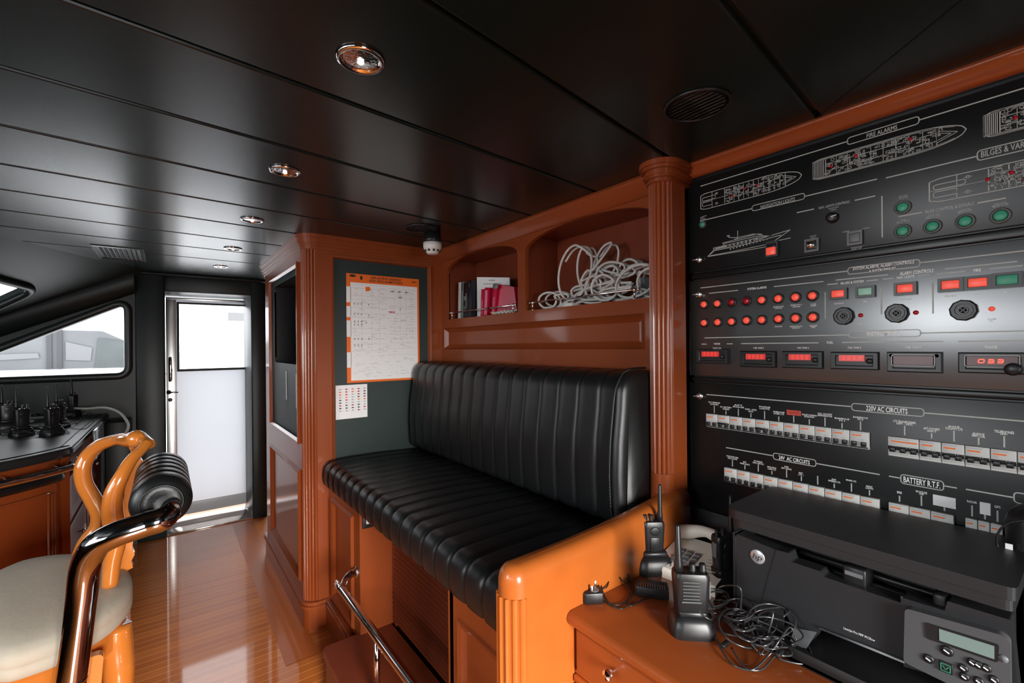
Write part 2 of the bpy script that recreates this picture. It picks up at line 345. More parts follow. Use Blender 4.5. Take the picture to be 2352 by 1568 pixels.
# window corner from the photo
def ws_uv(px, py):
    e = (B - A).normalized(); nn = e.cross(D).normalized(); o = Vector((0, 0, EYE)); d = at(px, py, Y=1.0) - o
    t_ = (A - o).dot(nn) / d.dot(nn); p = o + d * t_ - A
    # solve p = e*s + D*t
    a11 = e.dot(e); a12 = e.dot(D); a22 = 1.0; b1 = p.dot(e); b2 = p.dot(D); det = a11 * a22 - a12 * a12
    return ((b1 * a22 - b2 * a12) / det, (a11 * b2 - a12 * b1) / det)
c0 = ws_uv(84, 662); c1 = ws_uv(0, 640); c2 = ws_uv(0, 700)
d1 = Vector(c1) - Vector(c0); d2 = Vector(c2) - Vector(c0)
wop = round_poly([tuple(Vector(c0) + d1 * 5 + d2 * 0.0), tuple(Vector(c0)), tuple(Vector(c0) + d2 * 4.0), tuple(Vector(c0) + d1 * 5 + d2 * 4.0)], 0.10, 6)
WSOUT = [(-0.35, -0.01), (3.2, -0.01), (3.2, 2.0), (-0.35, 2.0)]
m = MB(); m.plate(WSOUT, [wop], WS, 0, -0.05)
struct('wall_windscreen', m, GREENL)
m = MB(); m.tube([WS(a, b, 0.006) for a, b in wop], 0.024, n=10, closed=True); w2 = struct('window_2', m, RUBBER)
m = MB(); m.prism(wop, WS, -0.03, -0.034); m.build('window_glass', GLASS, w2)
# pillars round the far door: left pillar, lintel and right pillar
m = MB(); m.box(-0.18, 0.0, 4.43, 5.0, 0, CZ, 0.012); struct('trim_4', m, GREENW)
m = MB(); m.box(-0.02, 0.66, 4.47, 5.0, 1.915, CZ, 0.006); struct('trim_5', m, GREENW)
m = MB(); m.box(0.585, 0.70, 4.45, 4.92, 0, CZ, 0.01); struct('trim_6', m, GREENW)
m = MB(); m.box(-0.19, 0.75, 4.40, 4.47, CZ - 0.022, CZ, 0.008); struct('trim_7', m, GREENW)
m = MB(); m.box(-0.02, 0.62, 4.47, 4.86, 0.0, 0.012, 0.004); struct('trim_8', m, mat('polished_door_sill', (0.62, 0.56, 0.52), 0.10, metal=.9, noise=.3, nscale=9))
# the white door with its window (recessed)
YD = 4.86
m = MB(); m.plate([(0.004, 0.03), (0.655, 0.03), (0.655, 1.905), (0.004, 1.905)], [rrect(0.085, 0.63, 1.275, 1.86, 0.012)], FY(YD), 0, -0.04)
d1_ = m.build('door_1', DOORW, kind='structure')
m = MB(); m.rings([(0.078, 0.637, 1.268, 1.867, 0.001), (0.078, 0.637, 1.268, 1.867, 0.006), (0.096, 0.622, 1.288, 1.852, 0.006), (0.096, 0.622, 1.288, 1.852, -0.03)], FY(YD), fill=False); m.build('window_frame', DARK, d1_)
m = MB(); m.box(0.09, 0.63, YD + .02, YD + .024, 1.28, 1.86); m.build('window_glass', GLASS, d1_)
m = MB(); m.box(0.004, 0.075, YD - 0.006, YD, 0.03, 1.905, .001); m.box(0.004, 0.655, YD - 0.008, YD, 1.885, 1.905, .001); m.box(0.64, 0.655, YD - 0.006, YD, 0.03, 1.905); m.build('edge_trim', STEEL, d1_)
hd = MB(); hd.tube([(0.033, YD - 0.02, 1.20), (0.033, YD - 0.045, 1.21), (0.033, YD - 0.045, 1.37), (0.033, YD - 0.02, 1.38)], 0.014, sm=3); hd.build('door_handle', CHROME, d1_)
hd = MB(); hd.tube([(0.02, YD - 0.006, 1.095), (0.02, YD - 0.04, 1.095), (0.085, YD - 0.045, 1.093)], 0.007); hd.lathe([(0.018, 0), (0.018, 0.006)], (0.02, YD - .006, 1.095), (0, -1, 0)); hd.build('lever', CHROME, d1_)
hd = MB(); hd.lathe([(0.016, 0), (0.016, 0.008), (0.009, 0.008), (0.009, 0.012)], (0.03, YD - .006, 1.03), (0, -1, 0)); hd.build('lock', STEEL, d1_)
hd = MB(); hd.box(0.004, 0.64, YD - .012, YD, 0.03, 0.13, .004); hd.build('kick_plate', DOORW, d1_)
for z in (0.16, 0.02): pass
hd = MB(); hd.tube([(0.62, YD - .02, 0.05), (0.62, YD - .02, 0.20)], 0.006); hd.build('floor_bolt', STEEL, d1_)
# ================================================================== outside: the neighbouring yacht and the quay
def tint(n, c, r=.5): return mat(n, c, r)
out = thing('moored_yacht', 'pale neighbouring yacht with grey wraparound glass, seen through the side window', 'yacht', (-3, 11, 0))
HULLM = tint('white_gelcoat', (0.9, 0.9, 0.9), .4); YGL = mat('hazy_yacht_glass', (0.12, 0.125, 0.13), 0.5, noise=.35, nscale=1.2)
h = MB(); h.prism([(-9, -1.5), (1.5, -1.5), (2.2, 1.15), (-9, 1.15)], FY(10.0), 0, -3.5); h.build('hull', HULLM, out)
h = MB(); h.prism([(-9, 0.985), (1.9, 1.03), (1.9, 1.05), (-9, 1.01)], FY(9.985), 0, -0.01); h.build('stripe', mat('faded_orange_stripe', (.20, .14, .11), .5), out)
h = MB(); h.prism([(-2.4, 1.15), (-0.2, 1.15), (-0.9, 1.9), (-1.6, 2.02), (-2.1, 1.75)], FY(10.4), 0, -2.5); h.build('cabin', HULLM, out)
h = MB(); h.prism([(-2.6, 1.16), (-0.15, 1.16), (-0.25, 1.45), (-0.85, 1.78), (-1.75, 1.80), (-2.1, 1.62)], FY(10.38), 0, -0.015); h.build('cabin_glass', YGL, out)
h = MB()
for x in (-1.52, -1.40): h.box(x, x + 0.06, 10.34, 10.37, 1.16, 1.8)
h.build('mullion', mat('dark_yacht_mullion', (.05, .052, .055), .5), out)
h = MB(); h.prism([(-0.95, 1.16), (-0.2, 1.16), (-0.28, 1.42), (-0.62, 1.62), (-0.9, 1.66)], FY(10.36), 0, -0.01); h.build('side_window', mat('darker_yacht_glass', (.075, .085, .085), .4, noise=.3, nscale=3), out)
h = MB(); h.prism([(-2.3, 1.30), (-1.6, 1.34), (-1.62, 1.42), (-2.2, 1.40)], FY(10.36), 0, -.01); h.prism([(-1.3, 1.30), (-1.0, 1.28), (-.98, 1.5), (-1.3, 1.6)], FY(10.36), 0, -.01); h.build('painted_reflection', mat('painted_reflection_tone', (.15, .152, .155), .5), out)  # reflections painted as pale plates over the cabin glass
q = thing('quay_building', 'pale quayside building with rows of shutters, through the door window', 'building', (1.5, 16, 0))
h = MB(); h.box(-0.5, 4, 16, 18, -2, 3.6); h.build('wall', HULLM, q)
h = MB(); h.box(1.5, 3.5, 15.96, 16, 2.3, 2.55); h.build('balcony_rail', tint('pale_grey_paint', (.16, .16, .16)), q)
h = MB(); h.box(-0.2, 2.8, 15.95, 16, 3.1, 3.35); h.build('cornice', tint('pale_peach_paint', (.2, .17, .16)), q)
cr = thing('parked_scooter_cart', 'small red and grey cart on the quay, low in the door window', 'cart', (2.2, 14, 1.0))
h = MB(); h.box(2.35, 2.75, 13.8, 14, 1.38, 1.52, .02); h.build('body', tint('red_paint', (.18,.03,.025,1)), cr)
h = MB(); h.box(1.95, 2.4, 13.8, 14, 1.38, 1.45, .02); h.build('rack', GREYP, cr)
h = MB(); h.box(1.4, 4.2, 13.6, 15, 1.1, 1.38, 0.02); tag(h.build('quay_wall', HULLM), 'white quay wall below the red cart, outside the door', 'wall')
# ================================================================== tall cabinet with the telephone niche
cab = thing('tall_cabinet', 'tall varnished cabinet with green niche panel between door and bench', 'cabinet', (1.0, 3.0, 0))
fx = FX(0.565)
m = MB()
# left face strips (s = -y): opening for green panel and recess panel
m.plate([(-3.62, 0.14), (-2.56, 0.14), (-2.56, 1.99), (-3.62, 1.99)], [[(-3.42, 0.955), (-2.60, 0.955), (-2.60, 1.915), (-3.42, 1.915)], [(-3.44, 0.22), (-2.60, 0.22), (-2.60, 0.82), (-3.44, 0.82)]], fx, 0, -0.02)
m.box(0.60, 1.36, 3.58, 3.64, 0, 2.0); m.box(0.60, 1.36, 3.0, 3.6, 1.96, 1.995)
m.build('carcass', WOOD, cab)
m = MB(); m.rings([(-3.44, -2.60, 0.22, 0.82, 0), (-3.42, -2.615, 0.235, 0.805, 0.012), (-3.405, -2.63, 0.25, 0.79, 0.004), (-3.39, -2.645, 0.265, 0.775, -0.006)], fx); m.build('door', WOOD, cab)
m = MB(); m.rings([(-3.42, -2.60, 0.955, 1.915, 0.0), (-3.425, -2.595, 0.95, 1.92, 0.014), (-3.41, -2.61, 0.965, 1.905, 0.014), (-3.40, -2.62, 0.975, 1.895, 0.0)], fx, fill=False); m.build('moulding', WOOD, cab)
m = MB(); m.plate([(-3.41, 0.965), (-2.61, 0.965), (-2.61, 1.905), (-3.41, 1.905)], [rrect(-3.32, -2.66, 1.37, 1.86, 0.03)], FX(0.572), 0, -0.01); m.build('niche_panel', GREENL, cab)
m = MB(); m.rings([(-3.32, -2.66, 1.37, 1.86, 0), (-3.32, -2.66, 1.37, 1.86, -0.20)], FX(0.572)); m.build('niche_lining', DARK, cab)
for y, z0, z1 in ((2.965, 1.155, 1.325), (2.70, 1.13, 1.32)):
    m = MB(); m.poly(FX(0.572), [(-y + random.uniform(-.003, .003), z0 + (z1 - z0) * k / 6) for k in range(7)], 0.030, h=0.002); m.build('tape_strip', PAPER, cab)
# fluted corner: quarter round between left face and end face
def fluted(mb, cx, cy, r, a0, a1, z0, z1, nf, depth=0.22, top=None):
    N = nf * 8; pts = []
    for k in range(N + 1):
        a = a0 + (a1 - a0) * k / N; fr = (k / 8.0) % 1.0
        d = math.sin(math.pi * fr) if 0 < k < N else 0
        rr = r - r * depth * (abs(d) ** 0.7); pts.append((cx + rr * math.cos(a), cy + rr * math.sin(a)))
    vs = [(x, y, z0) for x, y in pts] + [(x, y, z1) for x, y in pts]; n = len(pts)
    mb.add(vs, [(k, k + 1, n + k + 1, n + k) for k in range(n - 1)], False)
m = MB(); rC = 0.06; fluted(m, 0.565 + rC, 2.50 + rC, rC, math.pi, 1.5 * math.pi, 0.14, 1.99, 6, 0.12)
m.build('fluted_corner', WOOD, cab)
# end face towards the bench: frame, green panel
m = MB(); m.plate([(0.625, 0.12), (1.40, 0.12), (1.40, 1.99), (0.625, 1.99)], [[(0.705, 0.60), (1.282, 0.60), (1.282, 1.95), (0.705, 1.95)]], FY(2.50), 0, -0.03); m.build('end_frame', WOOD, cab)
m = MB(); m.rings([(0.700, 1.287, 0.60, 1.955, 0.0), (0.703, 1.284, 0.603, 1.952, 0.012), (0.712, 1.275, 0.612, 1.943, 0.010), (0.718, 1.269, 0.618, 1.937, -0.01)], FY(2.50), fill=False); m.build('panel_moulding', WOOD, cab)
m = MB(); m.box(0.705, 1.285, 2.51, 2.53, 0.6, 1.95); m.build('green_end_panel', GREENL, cab)
# plinth and its moulding
m = MB()
def cab_ring(off, z0, z1):
    pts = [(0.565 - off, 3.66)] + [(0.565 + rC + (rC + off) * math.cos(a), 2.50 + rC + (rC + off) * math.sin(a)) for a in [math.pi + math.pi / 2 * k / 8 for k in range(9)]] + [(0.685, 2.50 - off), (0.685, 2.60), (1.2, 2.60), (1.2, 3.66)]
    m.prism(pts, FZ(0), z0, z1)
cab_ring(0.004, 0, 0.115); cab_ring(0.018, 0.115, 0.128); cab_ring(0.010, 0.128, 0.135); cab_ring(0.014, 0.135, 0.148)
m.build('plinth', WOOD, cab)
m = MB()
for off, z0, z1 in ((0.004, 1.975, 1.99), (0.012, 1.99, 2.005), (0.020, 2.005, 2.03), (0.028, 2.03, 2.05)):
    pts = [(0.565 - off, 3.66)] + [(0.565 + rC + (rC + off) * math.cos(a), 2.50 + rC + (rC + off) * math.sin(a)) for a in [math.pi + math.pi / 2 * k / 8 for k in range(9)]] + [(1.40, 2.50 - off), (1.40, 2.56), (0.66, 2.60), (0.66, 3.66)]
    m.prism(pts, FZ(0), z0, z1)
m.build('crown', WOODH, cab)
# wall telephone in the niche
ph = thing('wall_handset', 'black corded handset hanging inside the dark cabinet niche', 'telephone', (0.77, 2.72, 1.4))
m = MB(); m.box(0.735, 0.772, 2.72, 2.80, 1.52, 1.74, .012); m.build('base', BLKP, ph)
m = MB(); m.tube([(0.70, 2.76, 1.735), (0.715, 2.76, 1.70), (0.715, 2.76, 1.58), (0.70, 2.76, 1.54)], [.022, .014, .014, .022], sm=4); m.build('receiver', BLKP, ph)
m = MB(); path = []
for k in range(140):
    u = k / 139; base = Vector((0.70, 2.76, 1.54)).lerp(Vector((0.68, 2.67, 1.44)), u); base.y += 0.16 * math.sin(math.pi * u) ; base.z -= 0.135 * math.sin(math.pi * u) ** .8
    path.append(base + Vector((0.007 * math.cos(k * 1.3), 0, 0.007 * math.sin(k * 1.3))))
m.tube(path, 0.0022, n=5); m.build('coiled_cord', GREYP, ph)
m = MB(); m.box(0.60, 0.67, 2.665, 2.72, 1.371, 1.395, .004); tag(m.build('white_notepad', WHITEP), 'small white pad lying on the niche floor below the handset', 'pad')
# ================================================================== bookcase above the bench
bc = thing('built_in_bookcase', 'mahogany bookcase with two arched openings above the leather bench', 'bookcase', (1.4, 1.7, 1.38))
S = FX(1.36)
def arch(y0, y1, z0, zs, za, n=16):    # opening, s=-y ; y0<y1
    P = [(-y1, z0), (-y0, z0)]
    # shallow elliptical arch
    cx = -(y0 + y1) / 2; hw = (y1 - y0) / 2
    for k in range(n + 1):
        a = math.pi * k / n; P.append((cx + hw * math.cos(a), zs + (za - zs) * math.sin(a) ** 0.85))
    return P
opL = arch(1.735, 2.43, 1.625, 1.905, 1.985); opR = arch(0.955, 1.675, 1.628, 1.905, 1.985)
m = MB(); m.plate([(-2.50, 1.36), (-0.92, 1.36), (-0.92, 2.0), (-2.50, 2.0)], [opL, opR, [(-2.455, 1.452), (-1.01, 1.452), (-1.01, 1.567), (-2.455, 1.567)]], S, 0, -0.02); m.build('face_frame', WOODH, bc)
m = MB(); m.rings([(-2.462, -1.003, 1.445, 1.574, 0.0), (-2.455, -1.01, 1.452, 1.567, 0.008), (-2.445, -1.02, 1.462, 1.557, -0.004), (-2.435, -1.03, 1.472, 1.547, -0.012), (-2.432, -1.033, 1.475, 1.544, -0.010)], S); m.build('raised_panel', WOODH, bc)
m = MB()   # shelves, back, divider
m.box(1.375, 1.58, 0.93, 2.50, 1.60, 1.627); m.box(1.57, 1.59, 0.93, 2.50, 1.36, 2.0)
m.box(1.375, 1.58, 0.93, 2.50, 1.985, 2.0); m.box(1.375, 1.575, 2.43, 2.45, 1.62, 1.99); m.box(1.375, 1.575, 0.935, 0.955, 1.62, 1.99)
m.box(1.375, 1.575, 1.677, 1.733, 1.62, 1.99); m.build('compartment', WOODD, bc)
m = MB()
cp = [(1.36, 1.985), (1.352, 1.985), (1.350, 1.998), (1.342, 2.002), (1.338, 2.018), (1.322, 2.034), (1.318, 2.05), (1.36, 2.05)]
m.prism(cp, lambda s, t_, h: (s, h, t_), 0.95, 2.50, True); m.build('crown', WOODH, bc)
def gallery(y0, y1, X=1.365, z=1.627, hgt=0.036):
    g = MB(); g.tube([(X, y0, z + hgt), (X, y1, z + hgt)], 0.0035)
    for y in (y0 + 0.02, y1 - 0.02):
        g.lathe([(0.007, 0), (0.007, 0.003), (0.0035, 0.006), (0.003, 0.028), (0.0055, 0.031), (0.0055, 0.040), (0.003, 0.043)], (X, y, z), n=12)
    for y in (y0, y1): g.lathe([(0.005, -0.004), (0.006, 0), (0.005, 0.004)], (X, y, z + hgt), (0, 1, 0), n=10)
    return g
gallery(1.76, 2.40).build('rail', CHROME, bc); gallery(1.03, 1.65).build('rail', CHROME, bc)
# ------------------------------------------------------------------ things on the shelf
SH = 1.628
def book(name, x0, x1, y0, y1, h, tilt, mt, label, group=None, pages=True, spine=None, art=None):
    """spine faces -X; y0..y1 thickness; tilt in radians about X (leaning)"""
    o = thing(name, label, 'book', (x0, (y0 + y1) / 2, SH), 0, group)
    th = y1 - y0; o.rotation_euler = (tilt, 0, 0)
    W = o.matrix_basis.copy(); W = Matrix.Translation(o.location) @ Matrix.Rotation(tilt, 4, 'X')
    T = lambda v: W @ Vector(v)
    def put(mb, nm, mm, par=o): mb.v = [tuple(W @ Vector(v)) for v in mb.v]; return mb.build(nm, mm, par)
    D = x1 - x0
    a = MB(); a.box(0, D, -th / 2, -th / 2 + .0015, 0, h); a.box(0, D, th / 2 - .0015, th / 2, 0, h); a.box(-0.001, 0.002, -th / 2, th / 2, 0, h, .0008); put(a, 'cover', mt)
    a = MB(); a.box(0.002, D - .003, -th / 2 + .0015, th / 2 - .0015, 0.002, h - .003); put(a, 'pages', PAPER)
    if art:
        a = MB(); fn = lambda s, t_, hh: (-0.001 - hh, -s, t_)
        for (s0, s1, z0, z1) in art[0]: a.add([fn(s0 * th, z0 * h, .0006), fn(s1 * th, z0 * h, .0006), fn(s1 * th, z1 * h, .0006), fn(s0 * th, z1 * h, .0006)], [(0, 1, 2, 3)])
        put(a, 'spine_print', art[1])
    return o
tx = [(-.18, .12, .12 + k * .055, .16 + k * .055) for k in range(13)]
gb = 'books standing at the left end of the small shelf'
BKC = mat('grey_green_cover', srgb(110, 120, 116), .5); BWC = mat('off_white_cover', srgb(205, 205, 200), .5); BBK = mat('black_book_cover', srgb(22, 22, 28), .35)
book('book', 1.395, 1.53, 2.335, 2.362, 0.215, 0.05, BWC, 'white-spined thin book at the far left of the row', gb, art=(tx, INKG))
book('book', 1.395, 1.53, 2.305, 2.332, 0.214, 0.05, BKC, 'grey-green book beside the white-spined one', gb, art=([(-.1, .2, .75, .95)], INKB))
book('book', 1.395, 1.53, 2.258, 2.300, 0.205, 0.04, BBK, 'black book with picture squares and small crimson marks on the spine', gb, art=([(-.35, .1, .50, .62), (-.3, .05, .25, .33), (.1, .35, .3, .7)], BKC))
book('book', 1.395, 1.53, 2.215, 2.252, 0.212, 0.02, BBK, 'plain black book between the picture-spined book and the bound papers', gb, art=([(-.1, .05, .82, .93)], BKC))
o = thing('spiral_bound_document', 'tall white comb-bound document standing open behind the red books', 'document', (1.47, 2.13, SH))
def DOCf(s, t_, h): return (1.43 + 0.055 * s / 0.23 + h * -.97, 2.205 - s, SH + t_)
a = MB(); a.prism([(0, 0), (0.235, 0), (0.235, 0.205), (0.0, 0.232)], DOCf, 0, -0.006); a.build('page_block', PAPER, o)
a = MB(); a.poly(DOCf, [(0.09, 0.205), (0.135, 0.20)], .006); a.poly(DOCf, [(0.05, 0.188), (0.18, 0.178)], .005)
for k in range(5): a.strip(DOCf, (0.10, 0.165 - .02 * k), (0.15, 0.162 - .02 * k), .002)
a.build('print', INKG, o)
a = MB()
for k in range(22): a.tube([(1.43, 2.205, SH + .006 + k * .0102), (1.423, 2.212, SH + .006 + k * .0102), (1.43, 2.214, SH + .009 + k * .0102)], .0014, n=5)
a.build('binding_comb', BLKP, o)
gr = 'crimson books leaning on the small shelf'
tr = [(-.25, .25, .1 + k * .05, .13 + k * .05) for k in range(10)]
PINK = mat('pink_lettering', srgb(225, 120, 150), .5)
book('book', 1.40, 1.52, 2.10, 2.125, 0.150, 0.07, REDP, 'crimson book, leftmost of the red ones', gr, art=(tr, PINK))
book('book', 1.40, 1.52, 2.06, 2.092, 0.155, 0.09, REDP, 'crimson book with a pale pink spine, second of the red ones', gr, art=([(-.4, .4, .05, .9)], PINK))
bk = book('book', 1.40, 1.50, 1.985, 2.02, 0.165, 0.12, REDP, 'fat red book leaning right with a silver seal on its cover', gr, art=(tr, PINK))
a = MB(); a.lathe([(0.016, 0), (0.016, .002)], (1.392, 1.965, SH + .150), (-1, -.3, 0), n=20); tag(a.build('silver_seal', mat('grey_seal_print', srgb(110, 120, 125), .4), bk), '', '') if False else a.build('silver_seal', mat('grey_seal_print', srgb(110, 120, 125), .4), bk)
a = MB(); a.prism([(0, 0), (.13, 0), (.11, .145), (0.01, .165)], lambda s, t_, h: (1.41 + .5 * s - h, 1.99 - .8 * s, SH + t_), 0, -.03); tag(a.build('red_leaning_folder', REDP), 'red folder leaning open to the right of the sealed red book', 'folder')
a = MB()
for k in range(20):
    y = 1.98 - k * 0.0105; a.lathe([(0.001, -.007), (.007, -.003), (.007, .003), (.001, .007)], (1.385, y, SH + .008 + .003 * math.sin(k * 2.1)), (math.sin(k * 1.7), math.cos(k * 1.7), .4), n=7)
tag(a.build('shell_garland', mat('pale_shell', srgb(200, 196, 186), .4)), 'garland of small white shells lying along the small shelf edge', 'garland')
a = MB(); a.lathe([(0.001, -.008), (.008, 0), (.001, .008)], (1.382, 1.99, SH + .012), n=10); tag(a.build('orange_bead', ORANGE), 'orange bead at the left end of the shell garland', 'bead')
# white cable heap: real loops at real depth
def loop(cx, cz, rx, rz, X, tilt=0.0, ph=0.0, turns=1.0, n=14, dx=0.03, rot=0):
    P = []
    for k in range(int(n * turns) + 1):
        a = ph + 2 * math.pi * k / n; y = rx * math.cos(a); z = rz * math.sin(a); y, z = y * math.cos(rot) - z * math.sin(rot), y * math.sin(rot) + z * math.cos(rot)
        P.append((X + dx * math.sin(a * .5 + ph) + tilt * z, cx + y, cz + z))
    return P
wc = thing('white_cable_bundle', 'tangled heap of white cable in the large arched compartment', 'cable', (1.46, 1.3, SH))
specs = [(1.405, 1.775, 0.085, 0.118, 1.42, .12, .4, 1.0, .2), (1.36, 1.79, .045, .095, 1.45, .1, 1.0, 1, -.1), (1.29, 1.80, .05, .09, 1.46, .1, .2, 1, .5), (1.32, 1.72, .06, .06, 1.44, .1, 0, 1.2, .3), (1.27, 1.735, .07, .05, 1.47, .0, 2, 1.1, -.4),
         (1.20, 1.72, .11, .07, 1.43, .1, .3, .9, .4), (1.09, 1.72, .10, .05, 1.47, .1, .3, 1, .1), (1.08, 1.70, .09, .055, 1.42, 0, 1, 1, -.3), (1.36, 1.68, .09, .035, 1.43, 0, .2, 1, .2), (1.55, 1.668, .06, .036, 1.41, 0, 2.4, 1.05, .15),
         (1.52, 1.672, .075, .034, 1.43, 0, 2.4, 1.05, .1), (1.25, 1.68, .13, .03, 1.42, 0, 1.4, 1, -.05), (1.15, 1.66, .12, .025, 1.44, 0, .4, 1, .1), (1.40, 1.655, .10, .02, 1.45, 0, .4, 1, .05), (1.30, 1.70, .045, .05, 1.42, 0, 1.0, 1, .8), (1.22, 1.69, .06, .05, 1.41, 0, 1.0, 1, .2),
         (1.02, 1.69, .07, .055, 1.45, 0, 1.0, 1, .2), (1.17, 1.75, .055, .055, 1.49, 0, 1.0, 1, .6)]
ALLP = []
for i, (cx, cz, rx, rz, X, tl, ph_, tn, rot) in enumerate(specs):
    P = loop(cx, cz, rx, rz, X + .012 * (i % 3 - 1), tl, ph_, 1.25, 12, .02, rot); ALLP += P if i % 2 == 0 else P[::-1]
ALLP = [(max(1.385, x), y, max(SH + .006, z)) for x, y, z in ALLP]
a = MB(); a.tube(ALLP, 0.0052, n=8, sm=4); a.build('cable_loops', WCABLE, wc)
a = MB(); a.box(1.41, 1.47, 1.42, 1.50, SH, SH + .022, .006); a.build('adapter', WHITEP, wc)
a = MB(); a.prism([(0, 0), (.2, 0), (.2, .075), (.05, .10), (0, .04)], lambda s, t_, h: (1.50 - h, 1.17 - s, SH + t_), 0, -.04); tag(a.build('grey_equipment_pouch', GREYP), 'grey pouch under the white cable at the right of the shelf', 'pouch')
# ================================================================== fluted column and crown of the electrical wall
col = thing('fluted_column', 'fluted mahogany column with rounded capital between bookcase and control panels', 'column', (1.32, 0.89, 0.9))
m = MB(); fluted(m, 1.30, 0.89, 0.04, 1.5 * math.pi, 0.5 * math.pi, 1.045, 2.0, 9, 0.16); m.build('fluted_shaft', WOOD, col)
m = MB(); m.box(1.301, 1.374, 0.8506, 0.93, 0.978, 2.0); m.build('body', WOOD, col)
m = MB(); m.prism([(1.30, .85)] + [(1.30 + .041 * math.cos(a), .89 + .041 * math.sin(a)) for a in [math.pi * (1.5 - k / 16) for k in range(17)]] + [(1.36, .93), (1.36, .85)], FZ(0), .950, 1.045); m.build('plain_foot', WOOD, col)
def cap_ring(off, z0, z1, mb):
    pts = [(1.40, 0.85 - off), (1.31, 0.85 - off)] + [(1.30 + (.04 + off) * math.cos(a), .89 + (.04 + off) * math.sin(a)) for a in [math.pi * (1.5 - k / 16) for k in range(17)]] + [(1.40, .93 + off)]
    mb.prism(pts, FZ(0), z0, z1, True)
m = MB()
for off, z0, z1 in ((.006, 1.985, 1.992), (.003, 1.992, 1.998), (.012, 1.998, 2.006), (.016, 2.006, 2.016), (.012, 2.016, 2.024), (.022, 2.024, 2.034), (.030, 2.034, 2.05)): cap_ring(off, z0, z1, m)
m.build('capital', WOODH, col)
m = MB(); m.prism([(1.40, 2.010), (1.392, 2.010), (1.386, 2.014), (1.380, 2.022), (1.376, 2.034), (1.366, 2.040), (1.360, 2.05), (1.42, 2.05)], lambda s, t_, h: (s, h, t_), -0.6, 0.84, True); struct('trim_9', m, WOODH)
# ================================================================== bench
bn = thing('upholstered_bench', 'mahogany bench with louvred kneehole and thick orange armrest, under the black cushions', 'bench', (0.9, 1.7, 0))
XF = 0.68
m = MB()
f6 = FX(XF)
m.plate([(-2.50, 0.0), (-2.04, 0.0), (-2.04, 0.742), (-2.50, 0.742)], [[(-2.44, 0.17), (-2.10, 0.17), (-2.10, 0.69), (-2.44, 0.69)]], f6, 0, -0.02)
m.box(0.68, 0.84, 2.02, 2.04, 0.184, 0.742)                       # cheek of the kneehole
m.box(0.84, 0.86, 0.905, 2.04, 0.184, 0.742)                      # back of kneehole frame
m.box(0.68, 1.35, .905, 2.495, .728, .742)
m.build('carcass', WOOD, bn)
m = MB(); m.rings([(-2.44, -2.10, .17, .69, 0), (-2.43, -2.11, .18, .68, .012), (-2.415, -2.125, .195, .665, .006), (-2.40, -2.14, .21, .65, -.006)], f6); m.build('door', WOOD, bn)
m = MB(); m.box(0.66, 0.68, 2.045, 2.50, 0, 0.115); m.box(0.652, 0.68, 2.045, 2.50, .115, .128, .003); m.box(0.658, 0.68, 2.045, 2.50, .128, .145, .003); m.build('skirting', WOOD, bn)
# right pedestal
m = MB(); m.plate([(-1.215, 0.184), (-0.905, 0.184), (-0.905, 0.728), (-1.215, 0.728)], [[(-1.165, 0.24), (-0.915, 0.24), (-0.915, 0.665), (-1.165, 0.665)]], f6, 0, -0.02)
m.box(0.68, 0.84, 1.195, 1.226, 0.184, 0.728); m.build('pedestal', WOOD, bn)
m = MB(); m.rings([(-1.165, -.915, .24, .665, 0), (-1.160, -.92, .245, .66, .008), (-1.145, -.93, .26, .645, .004), (-1.13, -.94, .275, .63, -.008), (-1.125, -.945, .28, .625, -.008)], f6); m.build('pedestal_panel', WOOD, bn)
m = MB()
for k in range(22):
    z = 0.215 + k * 0.0225
    m.prism([(0.838, z), (0.820, z + .003), (0.818, z + .008), (0.838, z + .016)], lambda s, t_, h: (s, h, t_), 1.225, 1.985)
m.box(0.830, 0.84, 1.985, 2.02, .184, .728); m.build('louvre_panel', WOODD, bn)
m = MB(); m.box(0.825, 0.84, 1.99, 2.0, .20, .21); 
# step platform in front of the bench
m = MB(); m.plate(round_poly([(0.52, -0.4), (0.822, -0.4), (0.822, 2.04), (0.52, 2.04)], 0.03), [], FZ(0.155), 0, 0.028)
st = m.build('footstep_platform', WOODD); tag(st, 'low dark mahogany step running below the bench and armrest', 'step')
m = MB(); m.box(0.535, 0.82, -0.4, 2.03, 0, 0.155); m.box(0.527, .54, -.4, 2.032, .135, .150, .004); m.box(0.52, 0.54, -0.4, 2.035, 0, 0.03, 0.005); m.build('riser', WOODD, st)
# seat cushion
def channel(y, y0, pitch, depth, sharp=5):
    t_ = ((y - y0) / pitch) % 1.0; return -depth * abs(2 * t_ - 1) ** sharp
def cushion(prof, y0, y1, pitch, depth, endr=0.03, per=12):
    n = int((y1 - y0) / pitch * per); ys = [y0 + (y1 - y0) * k / n for k in range(n + 1)]
    prof = [Vector((a, 0, b)) for a, b in prof]; M = len(prof); cen = sum(prof, Vector()) / M; vs = []; fs = []
    nr = []
    for i in range(M):
        tt = (prof[(i + 1) % M] - prof[i - 1]).normalized(); nn = Vector((tt.z, 0, -tt.x));
        if nn.dot(prof[i] - cen) < 0: nn = -nn
        nr.append(nn)
    for y in ys:
        e = min(y - y0, y1 - y); q = 0
        if e < endr: q = -(endr - math.sqrt(max(0, endr ** 2 - (endr - e) ** 2)))
        d = channel(y, y0, pitch, depth) if e > endr * .8 else -0
        for i in range(M): p = prof[i] + nr[i] * (d + q); vs.append((p.x, y, p.z))
    for j in range(n):
        for i in range(M): fs.append((j * M + i, j * M + (i + 1) % M, (j + 1) * M + (i + 1) % M, (j + 1) * M + i))
    fs.append(tuple(range(M))); fs.append(tuple(n * M + i for i in range(M)))
    mb = MB(); mb.add(vs, fs, True); return mb
